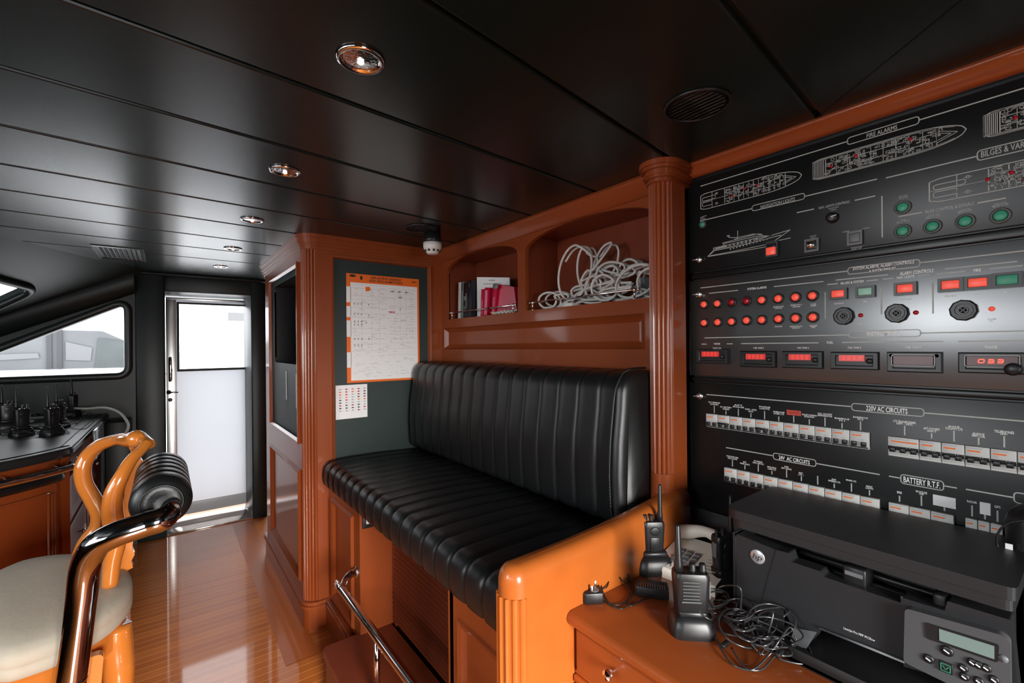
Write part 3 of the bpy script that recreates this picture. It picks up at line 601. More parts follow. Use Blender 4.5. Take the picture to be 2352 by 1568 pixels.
def dense(P, n=3):
    out = []
    for i in range(len(P)):
        a = P[i]; b = P[(i + 1) % len(P)]
        for k in range(n): out.append((a[0] + (b[0] - a[0]) * k / n, a[1] + (b[1] - a[1]) * k / n))
    return out
sp = round_poly([(0.655, 0.762), (0.640, 0.775), (0.648, 0.868), (0.80, 0.872), (1.26, 0.862), (1.26, 0.762)], 0.0001, 1)
def arc(cx, cz, r, a0, a1, n=8): return [(cx + r * math.cos(math.radians(a0 + (a1 - a0) * k / n)), cz + r * math.sin(math.radians(a0 + (a1 - a0) * k / n))) for k in range(n + 1)]
prof = [(1.27, .744), (1.0, .744), (.70, .744)] + arc(.665, .760, .018, 270, 180, 3) + [(.642, .79)] + arc(.70, .818, .055, 175, 90, 8) + [(.80, .877), (.95, .876), (1.1, .870), (1.27, .864)]
st2 = cushion(prof, 0.905, 2.492, 0.0865, 0.0075, .012)
se = st2.build('seat_cushion', BLACKL); tag(se, 'long black leather seat cushion with stitched channels on the bench', 'cushion')
# back cushion
prof = [(1.32, .885), (1.20, .885)] + arc(1.155, .915, .03, 250, 180, 3) + [(1.122, .95), (1.118, 1.05), (1.124, 1.15), (1.138, 1.25)] + arc(1.215, 1.302, .072, 175, 90, 8) + [(1.27, 1.378), (1.32, 1.374), (1.32, 1.1)]
bcu = cushion(prof, 0.925, 2.47, 0.0975, 0.0070, .03)
be = bcu.build('back_cushion', BLACKL); tag(be, 'tall black channelled leather backrest cushion below the bookcase', 'cushion')
m = MB(); pp_ = [(x, 0.957, z) for x, z in [(1.126, .90), (1.114, .95), (1.110, 1.05), (1.116, 1.15), (1.130, 1.25), (1.145, 1.325), (1.18, 1.37), (1.22, 1.382), (1.30, 1.383)]]
m.tube(pp_, .0035, n=6, sm=3); m.build('piping', BLACKL, be)
m = MB()
for a_, b_ in zip(pp_[:-2], pp_[1:-1]):
    for k in range(10):
        u = (k + .2) / 10; p = Vector(a_).lerp(Vector(b_), u); q = Vector(a_).lerp(Vector(b_), u + .05); m.tube([p + Vector((-.004, -.004, 0)), q + Vector((-.004, -.004, 0))], .0009, n=4)
m.build('stitching', GREYP, be)
# armrest with fluted newel end
def arm_poly(off):
    return [(1.34, .82 + off), (.66, .82 + off)] + [(.658 + (.04 - off) * math.cos(a), .86 + (.04 - off) * math.sin(a)) for a in [math.pi * (1.5 - k / 16) for k in range(17)]] + [(1.34, .90 - off)]
def arm_top(x): return 0.946 + 0.030 * max(0, (x - .7) / .5) ** 2 if x > .7 else 0.946
m = MB(); L = []
for off, dz in [(0, -.80), (0, -.035), (.002, -.024), (.006, -.014), (.013, -.006), (.022, -.001), (.032, 0), (.039, 0)]:
    P = []
    base = arm_poly(off); 
    # subdivide the long sides
    Q = []
    for i in range(len(base)):
        a = Vector(base[i]); b = Vector(base[(i + 1) % len(base)]); k = 12 if (b - a).length > .3 else 1
        for j in range(k): Q.append(a.lerp(b, j / k))
    L.append([(q.x, q.y, (arm_top(q.x) + dz) if dz > -.5 else 0.183) for q in Q])
n = len(L[0]); vs = [p for r_ in L for p in r_]; fs = [(j * n + k, j * n + (k + 1) % n, (j + 1) * n + (k + 1) % n, (j + 1) * n + k) for j in range(len(L) - 1) for k in range(n)]; fs.append(tuple((len(L) - 1) * n + k for k in range(n)))
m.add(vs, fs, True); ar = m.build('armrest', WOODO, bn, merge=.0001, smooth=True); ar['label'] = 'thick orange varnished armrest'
m = MB()
nf = 8; N = nf * 8; pts = []
for k in range(N + 1):
    a = math.pi * (1.5 - k / N); fr = (k / 8) % 1; d = .0055 * abs(math.sin(math.pi * fr)) ** .7 if 0 < k < N else 0; r_ = .046 - d
    pts.append((.658 + r_ * math.cos(a), .86 + r_ * math.sin(a)))
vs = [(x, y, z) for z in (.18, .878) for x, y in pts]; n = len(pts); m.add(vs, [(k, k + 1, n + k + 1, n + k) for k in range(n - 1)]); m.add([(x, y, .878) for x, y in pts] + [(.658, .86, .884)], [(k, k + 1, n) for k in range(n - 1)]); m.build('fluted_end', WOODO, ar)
# cable sockets plate under the seat
a = MB(); a.box(0.665, 0.679, 1.99, 2.035, .66, .76, .002); 
sk = thing('socket_plate', 'black socket plate hanging under the seat edge at the kneehole', 'socket', (.70, 2.01, .66)); 
a = MB(); a.box(0.69, 0.76, 2.008, 2.02, .655, .742, .002); a.build('plate', BLKP, sk); a = MB(); a.box(0.705, 0.722, 2.003, 2.008, .675, .692, .001); a.box(.700, .712, 2.003, 2.008, .70, .712); a.build('outlet', WHITEP, sk)
# foot rail
fr = thing('chrome_foot_rail', 'polished tubular foot rail running above the low step', 'rail', (.6, 1.6, .18))
Xr = 0.60
def rp(x, y): return at(x, y, X=Xr)
ra = rp(783, 1352); rb = rp(930, 1545)
zr = (ra.z + rb.z) / 2
m = MB(); m.tube([(0.682, ra.y + .035, zr + .03), (0.655, ra.y + .035, zr + .028), (0.625, ra.y + .02, zr + .012), (Xr, ra.y - .03, zr), (Xr, ra.y - .1, zr), (Xr, 0.2, zr)], .0165, n=16, sm=5); m.build('tube', CHROME, fr)
m = MB(); m.tube([(Xr, 1.61, .183), (Xr, 1.61, zr)], .011, n=12); m.lathe([(.025, 0), (.025, .004), (.014, .008)], (Xr, 1.61, .183), n=16); m.build('support_post', CHROME, fr)
m = MB(); m.lathe([(.026, 0), (.026, .004), (.018, .006)], (0.680, ra.y + .035, zr + .03), (-1, 0, 0), n=16); m.build('wall_flange', CHROME, fr)
# ================================================================== electrical panels
PX = 1.40
def pw(x, y): v = at(x, y, X=PX); return (-v.y, v.z)
def cA(a, b): return pw(1560 + a * .33673, 160 + b * .33673)
def cB(a, b): return pw(1560 + a * .33673, 560 + b * .33673)
def cC(a, b): return pw(1560 + a * .33673, 860 + b * .33673)
SR = 0.55     # how far the panels run on past the viewer
s_l = pw(1584, 700)[0]
pt, pb = pw(1584, 421)[1], pw(1584, 627)[1]; p2t, p2b = pw(1584, 647)[1], pw(1586, 861)[1]; p3t = pw(1587, 877)[1]; p3b = 0.885
m = MB(); m.box(PX + .004, PX + .05, 0.84, -SR - .05, .80, 2.012)
fra = thing('panel_surround', 'black metal surround framing the three electrical panels', 'frame', (PX + .02, .2, .9)); m.build('backing', PANEL, fra)
m = MB(); m.box(PX - .004, PX + .01, .842, -SR, p2t + .004, pb - .004, .003); m.box(PX - .004, PX + .01, .842, -SR, p3t + .004, p2b - .004, .003); m.build('divider_rail', PANEL, fra)
def panel_door(name, label, z0, z1, mt):
    o = thing(name, label, 'control panel', (PX, .15, z0))
    m = MB(); m.box(PX - .002, PX + .004, -s_l, -SR, z0, z1, .0015); m.build('face_plate', mt, o)
    return o
P = FX(PX - .002)
LW = .0028
def engr(o, lines, texts, badges, conv, vlines=()):
    for a in lines:
        p, q = conv(*a[:2]), conv(*a[2:4]); z = (p[1] + q[1]) / 2; m = MB(); m.strip(P, (p[0], z), (q[0], z), LW, .0006); m.build('engraved_line', INK, o)
    for a in vlines:
        p, q = conv(*a[:2]), conv(*a[2:4]); m = MB(); m.strip(P, (p[0], p[1]), (p[0], q[1]), LW, .0006); m.build('leader_line', INK, o)
    for a0, b0, a1, b1, hh in badges:
        p, q = conv(a0, b0), conv(a1, b1); z = (p[1] + q[1]) / 2; hh *= .62; m = MB(); m.poly(P, rrect(p[0], q[0], z - hh / 2, z + hh / 2, .006), LW * .8, True, .0006); m.build('title_border', INK, o)
    for tx_, a0, b0, a1, b1, hh in texts:
        m = MB(); hh *= .74
        p, q = conv(a0, b0), conv(a1, b1); text_mb(m, P, tx_, p[0], q[0], (p[1] + q[1]) / 2 - hh / 2, hh, .0006, bold=.012)
        m.build('lettering', INKW if conv is not cA else INK, o)
# ---- top panel
A1 = panel_door('alarm_mimic_panel', 'upper black control panel with yacht deck plans, NAVIGATION LIGHTS and FIRE ALARMS', pb, pt, PANEL)
engr(A1, [(148, 795, 1150, 492), (1640, 343, 2500, 86), (145, 1033, 500, 948), (860, 862, 1352, 750), (1412, 735, 2035, 597), (805, 975, 922, 952), (1200, 892, 1340, 862), (1497, 1003, 1658, 975), (2035, 910, 2230, 877)],
     [('FIRE ALARMS', 1280, 452, 1490, 392, .014), ('NAVIGATION LIGHTS', 558, 935, 792, 885, .014), ('BILGES & VARIOUS ALARMS', 2060, 581, 2700, 425, .018), ('NAV. LIGHTS CONTROLS', 955, 942, 1165, 902, .009), ('BILGE CONTROL & SIGNALS', 1680, 968, 2010, 915, .010),
      ('JETS WC', 1500, 868, 1560, 858, .0055), ('SYSTEM', 1503, 880, 1558, 872, .0055), ('FORE', 1512, 1030, 1550, 1024, .0055), ('BILGE PUMP', 1488, 1043, 1575, 1031, .0055), ('AFT/PORT', 1697, 999, 1772, 988, .0055), ('BILGE PUMP', 1688, 1011, 1780, 997, .0055),
      ('AFT/STBD', 1912, 964, 1995, 951, .0058), ('BILGE PUMP', 1903, 976, 2002, 960, .0058), ('E/ROOM', 2155, 920, 2232, 908, .006), ('BILGE PUMP', 2140, 934, 2248, 918, .006), ('NAVIGATION', 1020, 948, 1090, 938, .0045), ('LIGHTS', 1035, 960, 1076, 953, .0045),
      ('ANCHOR', 893, 1138, 938, 1130, .0045), ('LIGHT', 900, 1148, 932, 1142, .0045), ('DIMMER', 1115, 1109, 1165, 1101, .0045), ('SWITCH', 1252, 1086, 1301, 1078, .0045), ('NAVIGATION', 1175, 1217, 1250, 1206, .0045), ('PANEL LAMP', 1178, 1228, 1247, 1217, .0045),
      ('LAMPS', 147, 1005, 190, 997, .004), ('TEST', 147, 1013, 175, 1008, .004), ('PANEL', 147, 1022, 185, 1015, .004)],
     [(1150, 487, 1638, 349, .028), (500, 940, 858, 870, .026), (2035, 593, 2760, 415, .034)], cA, [(1385, 862, 1387, 1145)])
def deck_plan(name, p0, p1, half, seed, full=True, bow=True, dense_=1.0):
    rnd = random.Random(seed); s0, z0 = p0; s1, z1 = p1; z = (z0 + z1) / 2; L_ = s1 - s0; m = MB(); lw = .0016
    def hw(u):
        if u < .05: return half * (.82 + 3.6 * u)
        if not bow or u < .62: return half
        q = (u - .62) / .38; return half * math.sqrt(max(0, 1 - q ** 2.1))
    us = [k / 48 for k in range(49)]
    up_ = [(s0 + u * L_, z + hw(u)) for u in us]; dn_ = [(s0 + u * L_, z - hw(u)) for u in us]
    m.poly(P, up_, lw * 1.2); m.poly(P, dn_, lw * 1.2); m.strip(P, up_[0], dn_[0], lw * 1.5)
    m.poly(P, [(s0 + u * L_, z + hw(u) * .86) for u in us[:46]], lw * .6) if full else None
    m.poly(P, [(s0 + u * L_, z - hw(u) * .86) for u in us[:46]], lw * .6) if full else None
    a0, a1 = (.10, .88) if full else (.27, .86)
    if full:
        for sg in (-1, 1):
            for k in range(3): m.poly(P, [(s0 + u * L_, z + sg * hw(u) * (.97 - .04 * k)) for u in us[2:40]], lw * .9)
        for k in range(8): m.strip(P, (s0 + L_ * .012 * k, z + half * .9), (s0 + L_ * .012 * k, z - half * .9), lw * .9)
    else:
        m.poly(P, rrect(s0 + .02 * L_, s0 + .17 * L_, z + half * .08, z + half * .5, half * .18), lw); m.poly(P, rrect(s0 + .02 * L_, s0 + .13 * L_, z - half * .6, z - half * .12, half * .15), lw)
        m.strip(P, (s0 + .13 * L_, z + half), (s0 + .13 * L_, z - half), lw); m.strip(P, (s0, z), (s0 + .27 * L_, z), lw * .6)
        for sg in (-1, 1): m.poly(P, ellipse(s0 + .18 * L_, z + sg * half * .62, half * .12, half * .12, 10), lw * .8, True); m.strip(P, (s0 + .16 * L_, z + sg * half * .62), (s0 + .20 * L_, z + sg * half * .62), lw * .7)
    if bow:
        for f_ in (.72, .45): m.poly(P, [(s0 + L_ * .84, z + half * f_ * .7), (s0 + L_ * (.84 + .13 * f_ + .02), z), (s0 + L_ * .84, z - half * f_ * .7)], lw * .8, True)
    # cabins: walls, berths and furniture
    nx = int(12 * dense_); xs = [a0 + (a1 - a0) * k / nx for k in range(nx + 1)]
    for i, u in enumerate(xs):
        h_ = hw(u) * .9; m.strip(P, (s0 + u * L_, z + h_), (s0 + u * L_, z - h_), lw * (1.2 if i % 3 == 0 else .7)) if (i % 2 == 0 or not full) else None
    for sg in (-.35, .35): m.strip(P, (s0 + a0 * L_, z + sg * half), (s0 + a1 * .95 * L_, z + sg * half), lw * .9)
    for _ in range(int(95 * dense_)):
        u = rnd.uniform(a0, a1 - .03); v = rnd.uniform(-.8, .8) * hw(u + .02); w_ = rnd.uniform(.008, .035) * L_; h_ = rnd.uniform(.06, .22) * half; c_ = (s0 + u * L_, z + v)
        if rnd.random() < .3: m.poly(P, ellipse(c_[0], c_[1], min(w_, h_) * .7, min(w_, h_) * .7, 8), lw * .7, True)
        else: m.poly(P, [(c_[0], c_[1]), (c_[0] + w_, c_[1]), (c_[0] + w_, c_[1] + h_), (c_[0], c_[1] + h_)], lw * .7, True)
    m.build(name, INK, A1)
    rm = MB()
    for _ in range(3):
        u = rnd.uniform(.1, .8); rm.lathe([(.004, 0), (.004, .0008)], P(s0 + u * L_, z + rnd.uniform(-.5, .5) * half, .001), (-1, 0, 0), n=10)
    rm.build('fault_lamp', REDD, A1)
def hh_(conv, a, b0, b1): return abs(conv(a, b0)[1] - conv(a, b1)[1]) / 2
deck_plan('deck_plan', cA(150, 905), cA(838, 722), hh_(cA, 148, 852, 958), 3, False)
deck_plan('deck_plan', cA(915, 692), cA(1960, 408), hh_(cA, 915, 628, 762), 5, True, dense_=1.6)
deck_plan('deck_plan', cA(2080, 380), cA(3400, 40), hh_(cA, 2080, 295, 462), 9, True, True, 1.3)
deck_plan('deck_plan', cA(1708, 812), cA(3600, 480), hh_(cA, 1708, 735, 890), 11, False, True, 1.8)
# yacht elevation drawing
m = MB(); e0 = cA(195, 1240); e1 = cA(762, 1090); Le = e1[0] - e0[0]; zb = (e0[1] + cA(600, 1190)[1]) / 2 - .012
E_ = lambda u, v: (e0[0] + u * Le, zb + v * Le * .62)
for pl in [[(0, 0), (.09, .12), (.30, .135), (.55, .15), (1.0, .235), (.80, .06), (.78, .02), (.85, .0), (.60, -.005), (0, 0)], [(.0, .01), (.4, .02), (.8, .045)], [(.09, .12), (.08, .16), (.30, .17), (.62, .20), (.80, .195)], [(.20, .165), (.24, .21), (.62, .235), (.80, .19)], [(.22, .21), (.20, .225), (.62, .275), (.70, .235)], [(.34, .24), (.40, .28), (.58, .29), (.68, .26)], [(.40, .28), (.30, .31), (.26, .36), (.30, .36), (.28, .32)], [(.40, .24), (.40, .42)], [(.03, .03), (.10, .10), (.4, .11), (.75, .15), (.9, .17)], [(.1, .135), (.3, .15), (.6, .17)], [(.12, .145), (.3, .158), (.6, .182)], [(.8, .07), (1.0, .085)]]:
    m.poly(P, [E_(*p) for p in pl], .0018)
for k in range(12): m.strip(P, E_(.3 + .04 * k, .075 + .006 * k), E_(.315 + .04 * k, .077 + .006 * k), .004)
for k in range(9): m.strip(P, E_(.26 + .05 * k, .14 + .005 * k), E_(.29 + .05 * k, .143 + .005 * k), .007)
m.build('yacht_elevation', INK, A1)
def button(o, c, r, lens, ring=BLKP, name='push_button', h=.0055, rl=.60):
    x, y, z = P(c[0], c[1], 0)
    b = MB(); b.lathe([(r, 0), (r, h * .7), (r * .93, h), (r * .74, h), (r * .70, h * .75), (r * .68, h * .3)], (x, y, z), (-1, 0, 0), n=22); bo = b.build(name, ring, o)
    b = MB(); b.lathe([(r * .66, h * .3), (r * rl, h * .95), (r * rl * .8, h * 1.15)], (x, y, z), (-1, 0, 0), n=20); b.build('lens', lens, bo); return bo
RIM = mat('dark_grey_bezel', (0.09, 0.10, 0.10), .35)
for a, b, r in ((1527, 940, .0165), (1527, 1102, .0165), (1730, 1070, .0165), (1953, 1035, .0165), (2193, 997, .0165)): button(A1, cA(a, b), r, GRNL, RIM)
button(A1, cA(165, 1057), .0115, GRNL, RIM)
def knob(o, c, r):
    x, y, z = P(c[0], c[1], 0); b = MB(); b.lathe([(r, 0), (r, .006), (r * .9, .014), (r * .4, .015)], (x, y, z), (-1, 0, 0), n=20); k = b.build('rotary_knob', BLKP, o)
    b = MB(); b.strip(P, (c[0], c[1] + .001), (c[0] + r * .9, c[1] + .003), .002, .0156); b.build('pointer', INKW, k)
knob(A1, cA(1050, 1012), .014)
def rectb(o, c, w_, h_, lens, frame=BLKP, name='rectangular_button', d=.009):
    s, z = c; b = MB(); b.rings([(s - w_ / 2, s + w_ / 2, z - h_ / 2, z + h_ / 2, 0), (s - w_ / 2, s + w_ / 2, z - h_ / 2, z + h_ / 2, d), (s - w_ * .36, s + w_ * .36, z - h_ * .33, z + h_ * .33, d), (s - w_ * .36, s + w_ * .36, z - h_ * .33, z + h_ * .33, d * .4)], P); bo = b.build(name, frame, o)
    b = MB(); x0 = PX - .002; b.box(x0 - d * 1.1, x0 - d * .3, -(s - w_ * .34), -(s + w_ * .34), z - h_ * .30, z + h_ * .30, .001); b.build('lens', lens, bo); return bo
rectb(A1, cA(640, 1225), .034, .045, BLKP, name='rocker_switch'); c_ = cA(638, 1240); m = MB(); m.box(PX - .016, PX - .006, -(c_[0] - .0125), -(c_[0] + .0125), c_[1] - .011, c_[1] + .011, .002); m.build('red_rocker', REDL, A1)
rectb(A1, cA(1205, 1150), .032, .036, GREYP, RIM, 'rocker_switch')
rectb(A1, cA(912, 1200), .034, .036, BLKP, RIM, 'lamp_test_switch'); c_ = cA(912, 1200); m = MB(); m.lathe([(.011, 0), (.011, .008), (.007, .014)], P(c_[0], c_[1], .006), (-1, 0, 0), n=14); m.build('toggle_cap', CHROME, A1)
def lock(o, c):
    x, y, z = P(c[0], c[1], 0); b = MB(); b.lathe([(.011, 0), (.012, .003), (.010, .007), (.003, .008)], (x, y, z), (-1, 0, 0), n=18); k = b.build('panel_lock', STEEL, o)
    b = MB(); b.box(x - .016, x - .006, y - .003, y + .017, z - .0025, z + .0025, .001); b.build('key', STEEL, k)
lock(A1, cA(140, 1297))
# ---- middle panel
A2 = panel_door('alarm_instrument_panel', 'middle grey-black control panel with red alarm buttons, buzzers and red gauges', p2b, p2t, PANEL2)
engr(A2, [(148, 300, 1152, 187), (1643, 130, 2500, 30), (205, 337, 405, 317), (648, 291, 987, 257), (1070, 247, 1427, 211), (1813, 171, 2308, 121), (1012, 278, 1085, 271), (1278, 253, 1360, 245), (1390, 241, 1462, 235), (1627, 218, 1713, 211), (1757, 207, 1955, 187), (2118, 170, 2345, 150),
          (175, 641, 1158, 620), (1650, 607, 2500, 591), (155, 683, 190, 683), (328, 681, 368, 681), (425, 679, 953, 675), (1113, 671, 1802, 665), (1902, 663, 2500, 660)],
     [('SYSTEM ALARMS, ALARM CONTROLS', 1187, 169, 1605, 125, .0095), ('& INSTRUMENTS', 1297, 187, 1480, 167, .0095), ('SYSTEM ALARMS', 467, 308, 598, 296, .009), ('ALARM CONTROLS', 1507, 203, 1737, 180, .011), ('BILGES & SYSTEM', 1105, 269, 1262, 254, .0085), ('NAV. LIGHTS', 1487, 230, 1607, 220, .0085), ('FIRE', 2010, 182, 2060, 177, .009), ('INSTRUMENTS', 1283, 614, 1508, 608, .014),
      ('WATER', 240, 681, 283, 681, .007), ('FUEL', 1010, 672, 1053, 672, .0085), ('WATER TANK', 232, 710, 290, 710, .005), ('FUEL TANK 5', 510, 709, 580, 709, .006), ('FUEL TANK 6', 808, 708, 888, 708, .006), ('FUEL TANK 8', 1153, 707, 1243, 707, .0065), ('FUEL TANK 7', 1547, 705, 1650, 705, .0065), ('CHARGE', 2087, 703, 2172, 703, .0085),
      ('ENGINE ROOM', 645, 430, 716, 425, .0045), ('LEAKAGE', 655, 440, 705, 436, .0045), ('GENERATOR N.1', 760, 419, 842, 413, .0045), ('LEAKAGE', 775, 430, 828, 426, .0045), ('WATER', 898, 413, 936, 409, .0045), ('ALARM', 898, 423, 936, 420, .0045), ('ENGINE', 655, 564, 705, 562, .004), ('GENERATOR N.2', 757, 564, 842, 560, .0045), ('OVERHEAT', 772, 575, 828, 571, .0045), ('FREEZER', 893, 560, 945, 557, .0045), ('TEMP.', 903, 570, 933, 568, .0045),
      ('SILENCE', 1060, 408, 1125, 404, .0045), ('TEST', 1258, 394, 1286, 392, .0045), ('SILENCE SMOKE', 1510, 379, 1592, 374, .0045), ('SILENCE SMOKE', 1812, 357, 1892, 351, .0045), ('RESET', 2012, 344, 2052, 340, .0045), ('TEST', 2210, 330, 2250, 326, .006), ('ALARM', 1220, 547, 1262, 545, .0045), ('ALARM', 2102, 514, 2160, 511, .0055), ('ON', 2118, 526, 2140, 524, .0055)],
     [(1153, 180, 1643, 137, .028), (1160, 618, 1648, 607, .026)], cB, [(998, 330, 998, 512), (1380, 298, 1380, 480), (1731, 265, 1731, 475)])
for i, (a, b) in enumerate([(173, 413), (264, 407), (361, 398), (462, 390), (567, 383), (679, 373), (796, 364), (912, 354), (174, 538), (266, 534), (361, 530), (463, 522), (567, 518), (680, 511), (797, 506), (915, 500)]):
    button(A2, cB(a, b), .0152, REDD if i in (2, 3) else REDL, BLKP, 'alarm_button')
for a, b, L_, w_ in ((1090, 341, REDL, .040), (1275, 326, GRNP, .040), (1547, 305, REDL, .042), (1855, 280, REDL, .042), (2040, 265, REDL, .042), (2240, 247, GRNL, .044)): rectb(A2, cB(a, b), w_, w_ * .72, L_)
for a, b, r in ((1127, 492, .0235), (1488, 473, .0235), (1942, 453, .0235)):
    c_ = cB(a, b); x, y, z = P(c_[0], c_[1], 0)
    b_ = MB(); b_.lathe([(r, 0), (r, .006), (r * .9, .012), (r * .88, .008), (r * .72, .008), (r * .70, .011), (r * .60, .011), (r * .58, .007), (r * .4, .007), (r * .38, .010), (r * .28, .010), (r * .1, .006)], (x, y, z), (-1, 0, 0), n=10, smooth=False); bo = b_.build('buzzer', BLKP, A2)
    b_ = MB()
    for k in range(4): a_ = math.pi / 4 + k * math.pi / 2; b_.strip(P, c_, (c_[0] + r * .3 * math.cos(a_), c_[1] + r * .3 * math.sin(a_)), .0015, .011)
    b_.build('sound_hole', GREYP, bo)
for a, b, L_ in ((1240, 487, REDD), (1616, 468, REDD), (2133, 443, REDL)):
    c_ = cB(a, b); b_ = MB(); b_.lathe([(.0052, 0), (.0052, .002), (.003, .004)], P(c_[0], c_[1], 0), (-1, 0, 0), n=14); b_.build('indicator_light', L_, A2)
lock(A2, cB(140, 345))
for i, (a0, b0, a1, b1) in enumerate([(130, 715, 355, 822), (417, 729, 672, 846), (703, 730, 992, 852), (1035, 735, 1372, 860), (1418, 735, 1805, 877), (1903, 738, 2400, 884)]):
    p, q = cB(a0, b0), cB(a1, b1); z1, z0 = p[1], q[1]; z0 = cB(a0, (b1 - 8 if i < 4 else b1 - 6))[1]; s0, s1 = p[0], q[0]; d = .016 if i == 0 else .008
    b_ = MB(); b_.rings([(s0, s1, z0, z1, 0), (s0 + .003, s1 - .003, z0 + .003, z1 - .003, d), (s0 + .012, s1 - .012, z0 + .009, z1 - .009, d), (s0 + .014, s1 - .014, z0 + .011, z1 - .011, d - .003)], P); go = b_.build('gauge', BLKP if i in (0, 4, 5) else PANEL, A2)
    w_ = s1 - s0; h_ = z1 - z0
    u0, u1 = ((.20, .72) if i < 4 else (.14, .84)); zd0, zd1 = (z0 + h_ * .48, z0 + h_ * .82) if i < 4 else (z0 + h_ * .38, z0 + h_ * .80)
    b_ = MB(); b_.box(PX - .002 - d - .001, PX - .002 - d + .004, -(s0 + w_ * u0), -(s0 + w_ * u1), zd0, zd1); b_.build('display', LEDR if i < 4 else LEDD, go)
    if i < 4: b_ = MB(); b_.lathe([(.007, 0), (.007, .008), (.005, .010)], P(s0 + w_ * .82, z0 + h_ * .5, d - .003), (-1, 0, 0), n=14); b_.build('adjusting_knob', BLKP, go)
    if i < 4:
        b_ = MB()
        for k in range(4):
            sa = s0 + w_ * (.28 + .11 * k)
            for (x0, y0, x1, y1) in ((0, 0, .045, 0), (0, .5, .045, .5), (0, 1, .045, 1), (0, 0, 0, 1), (.045, 0, .045, 1)): b_.strip(P, (sa + x0 * w_, zd0 + (zd1 - zd0) * (.2 + .6 * y0)), (sa + x1 * w_, zd0 + (zd1 - zd0) * (.2 + .6 * y1)), .0012, d + .0014)
        b_.build('faint_digits', REDL, go)
    if i >= 4:
        b_ = MB(); b_.poly(P, rrect(s0 + w_ * u0 - .003, s0 + w_ * u1 + .003, zd0 - .003, zd1 + .003, .004), .0015, True, d + .0012); b_.build('display_border', INK, go)
        b_ = MB(); b_.strip(P, (s0 + w_ * .04, z0 + h_ * .17), (s0 + w_ * .09, z0 + h_ * .17), .008, d - .0015); b_.build('maker_mark', GRNP, go)
        if i == 4:
            b_ = MB()
            for u in (.10, .90): b_.lathe([(.004, 0), (.004, .003)], P(s0 + w_ * u, z0 + h_ * .82, d - .003), (-1, 0, 0), n=12)
            b_.build('mounting_screw', STEEL, go)
    if i == 5:
        seg = {'0': 'abcdef', '3': 'abcdg'}; b_ = MB()
        def seg_digit(ch, s, z, w1, h1):
            pts = dict(a=((0, 1), (1, 1)), b=((1, 1), (1, .5)), c=((1, .5), (1, 0)), d=((0, 0), (1, 0)), e=((0, 0), (0, .5)), f=((0, .5), (0, 1)), g=((0, .5), (1, .5)))
            for g_ in seg[ch]:
                (x0, y0), (x1, y1) = pts[g_]; sl = .12; q0 = (s + (x0 + sl * y0) * w1, z + y0 * h1); q1 = (s + (x1 + sl * y1) * w1, z + y1 * h1); v0 = Vector(q0).lerp(Vector(q1), .08); v1 = Vector(q0).lerp(Vector(q1), .92); b_.strip(P, v0, v1, .0021, d + .0015)
        zz = zd0 + .006; hh = zd1 - zd0 - .012; sL = cB(2045, 800)[0]; sR = cB(2222, 800)[0]; wd = (sR - sL) / 3.6
        for k, ch in enumerate('033'): seg_digit(ch, sL + k * wd * 1.3, zz, wd * .8, hh)
        b_.strip(P, (sL + 2.18 * wd, zz), (sL + 2.26 * wd, zz), .004, d + .0015); b_.build('lit_digits', LEDS, go)
        c_ = cB(2283, 853); b_ = MB(); b_.lathe([(.013, 0), (.013, .010), (.009, .013)], P(c_[0], c_[1], d), (-1, 0, 0), n=18); b_.build('adjusting_knob', BLKP, go)
# ---- lower panel
A3 = panel_door('circuit_breaker_panel', 'lower black control panel with rows of white breakers, 220V AC CIRCUITS', p3b, p3t, PANEL)
LBL = [('FLY BRIDGE|SOCKETS', 242, 190, 205), ('E.R. BATTERY|CHARGER', 322, 222, 240), ('AFT|ZONE', 406, 208, 228), ('PORT - STBD|GALV.', 492, 238, 258), ('W.HOUSE|LIGHTS', 585, 220, 246), ('WHEELHOUSE|STAIR LTS', 682, 255, 280), ('', 784, 250, 282), ('GALLEY & DINING|EXTRACTION', 890, 275, 300), ('W.H. COCKPIT|REFRIGERATOR', 997, 268, 292), ('BARBECUE|N.1', 1113, 300, 325), ('BARBECUE|N.2', 1239, 292, 318)]
texts = [('220V AC CIRCUITS', 1277, 228, 1560, 248, .0165), ('24V  AC CIRCUITS', 682, 563, 893, 597, .0145), ('BATTERY R.T.F.', 1532, 714, 1783, 752, .019)]
def lab(tx_, cx, cy, wpx, hm):
    p_ = tx_.split('|'); 
    for k, t_ in enumerate(p_):
        w_ = wpx * len(t_) / max(len(q) for q in p_); texts.append((t_, cx - w_ / 2, cy + k * 12.5 - .05 * w_, cx + w_ / 2, cy + k * 12.5 + .05 * w_, hm))
for (t_, cx, cy, _) in LBL:
    if t_: lab(t_, cx, cy, 78 if cx < 880 else 100, .0056)
for t_, cx, cy, wpx in (('LTS TRANSFORMER|220V - 24DC', 1540, 322, 155), ('AFT COCKPIT|LIGHTS', 1724, 370, 112), ('W.HOUSE|COCKPIT LTS', 1876, 356, 118), ('W.HOUSE|FAN COIL', 2044, 405, 92), ('TELEPHONES|UNIT', 2218, 390, 135)): lab(t_, cx, cy, wpx, .0072)
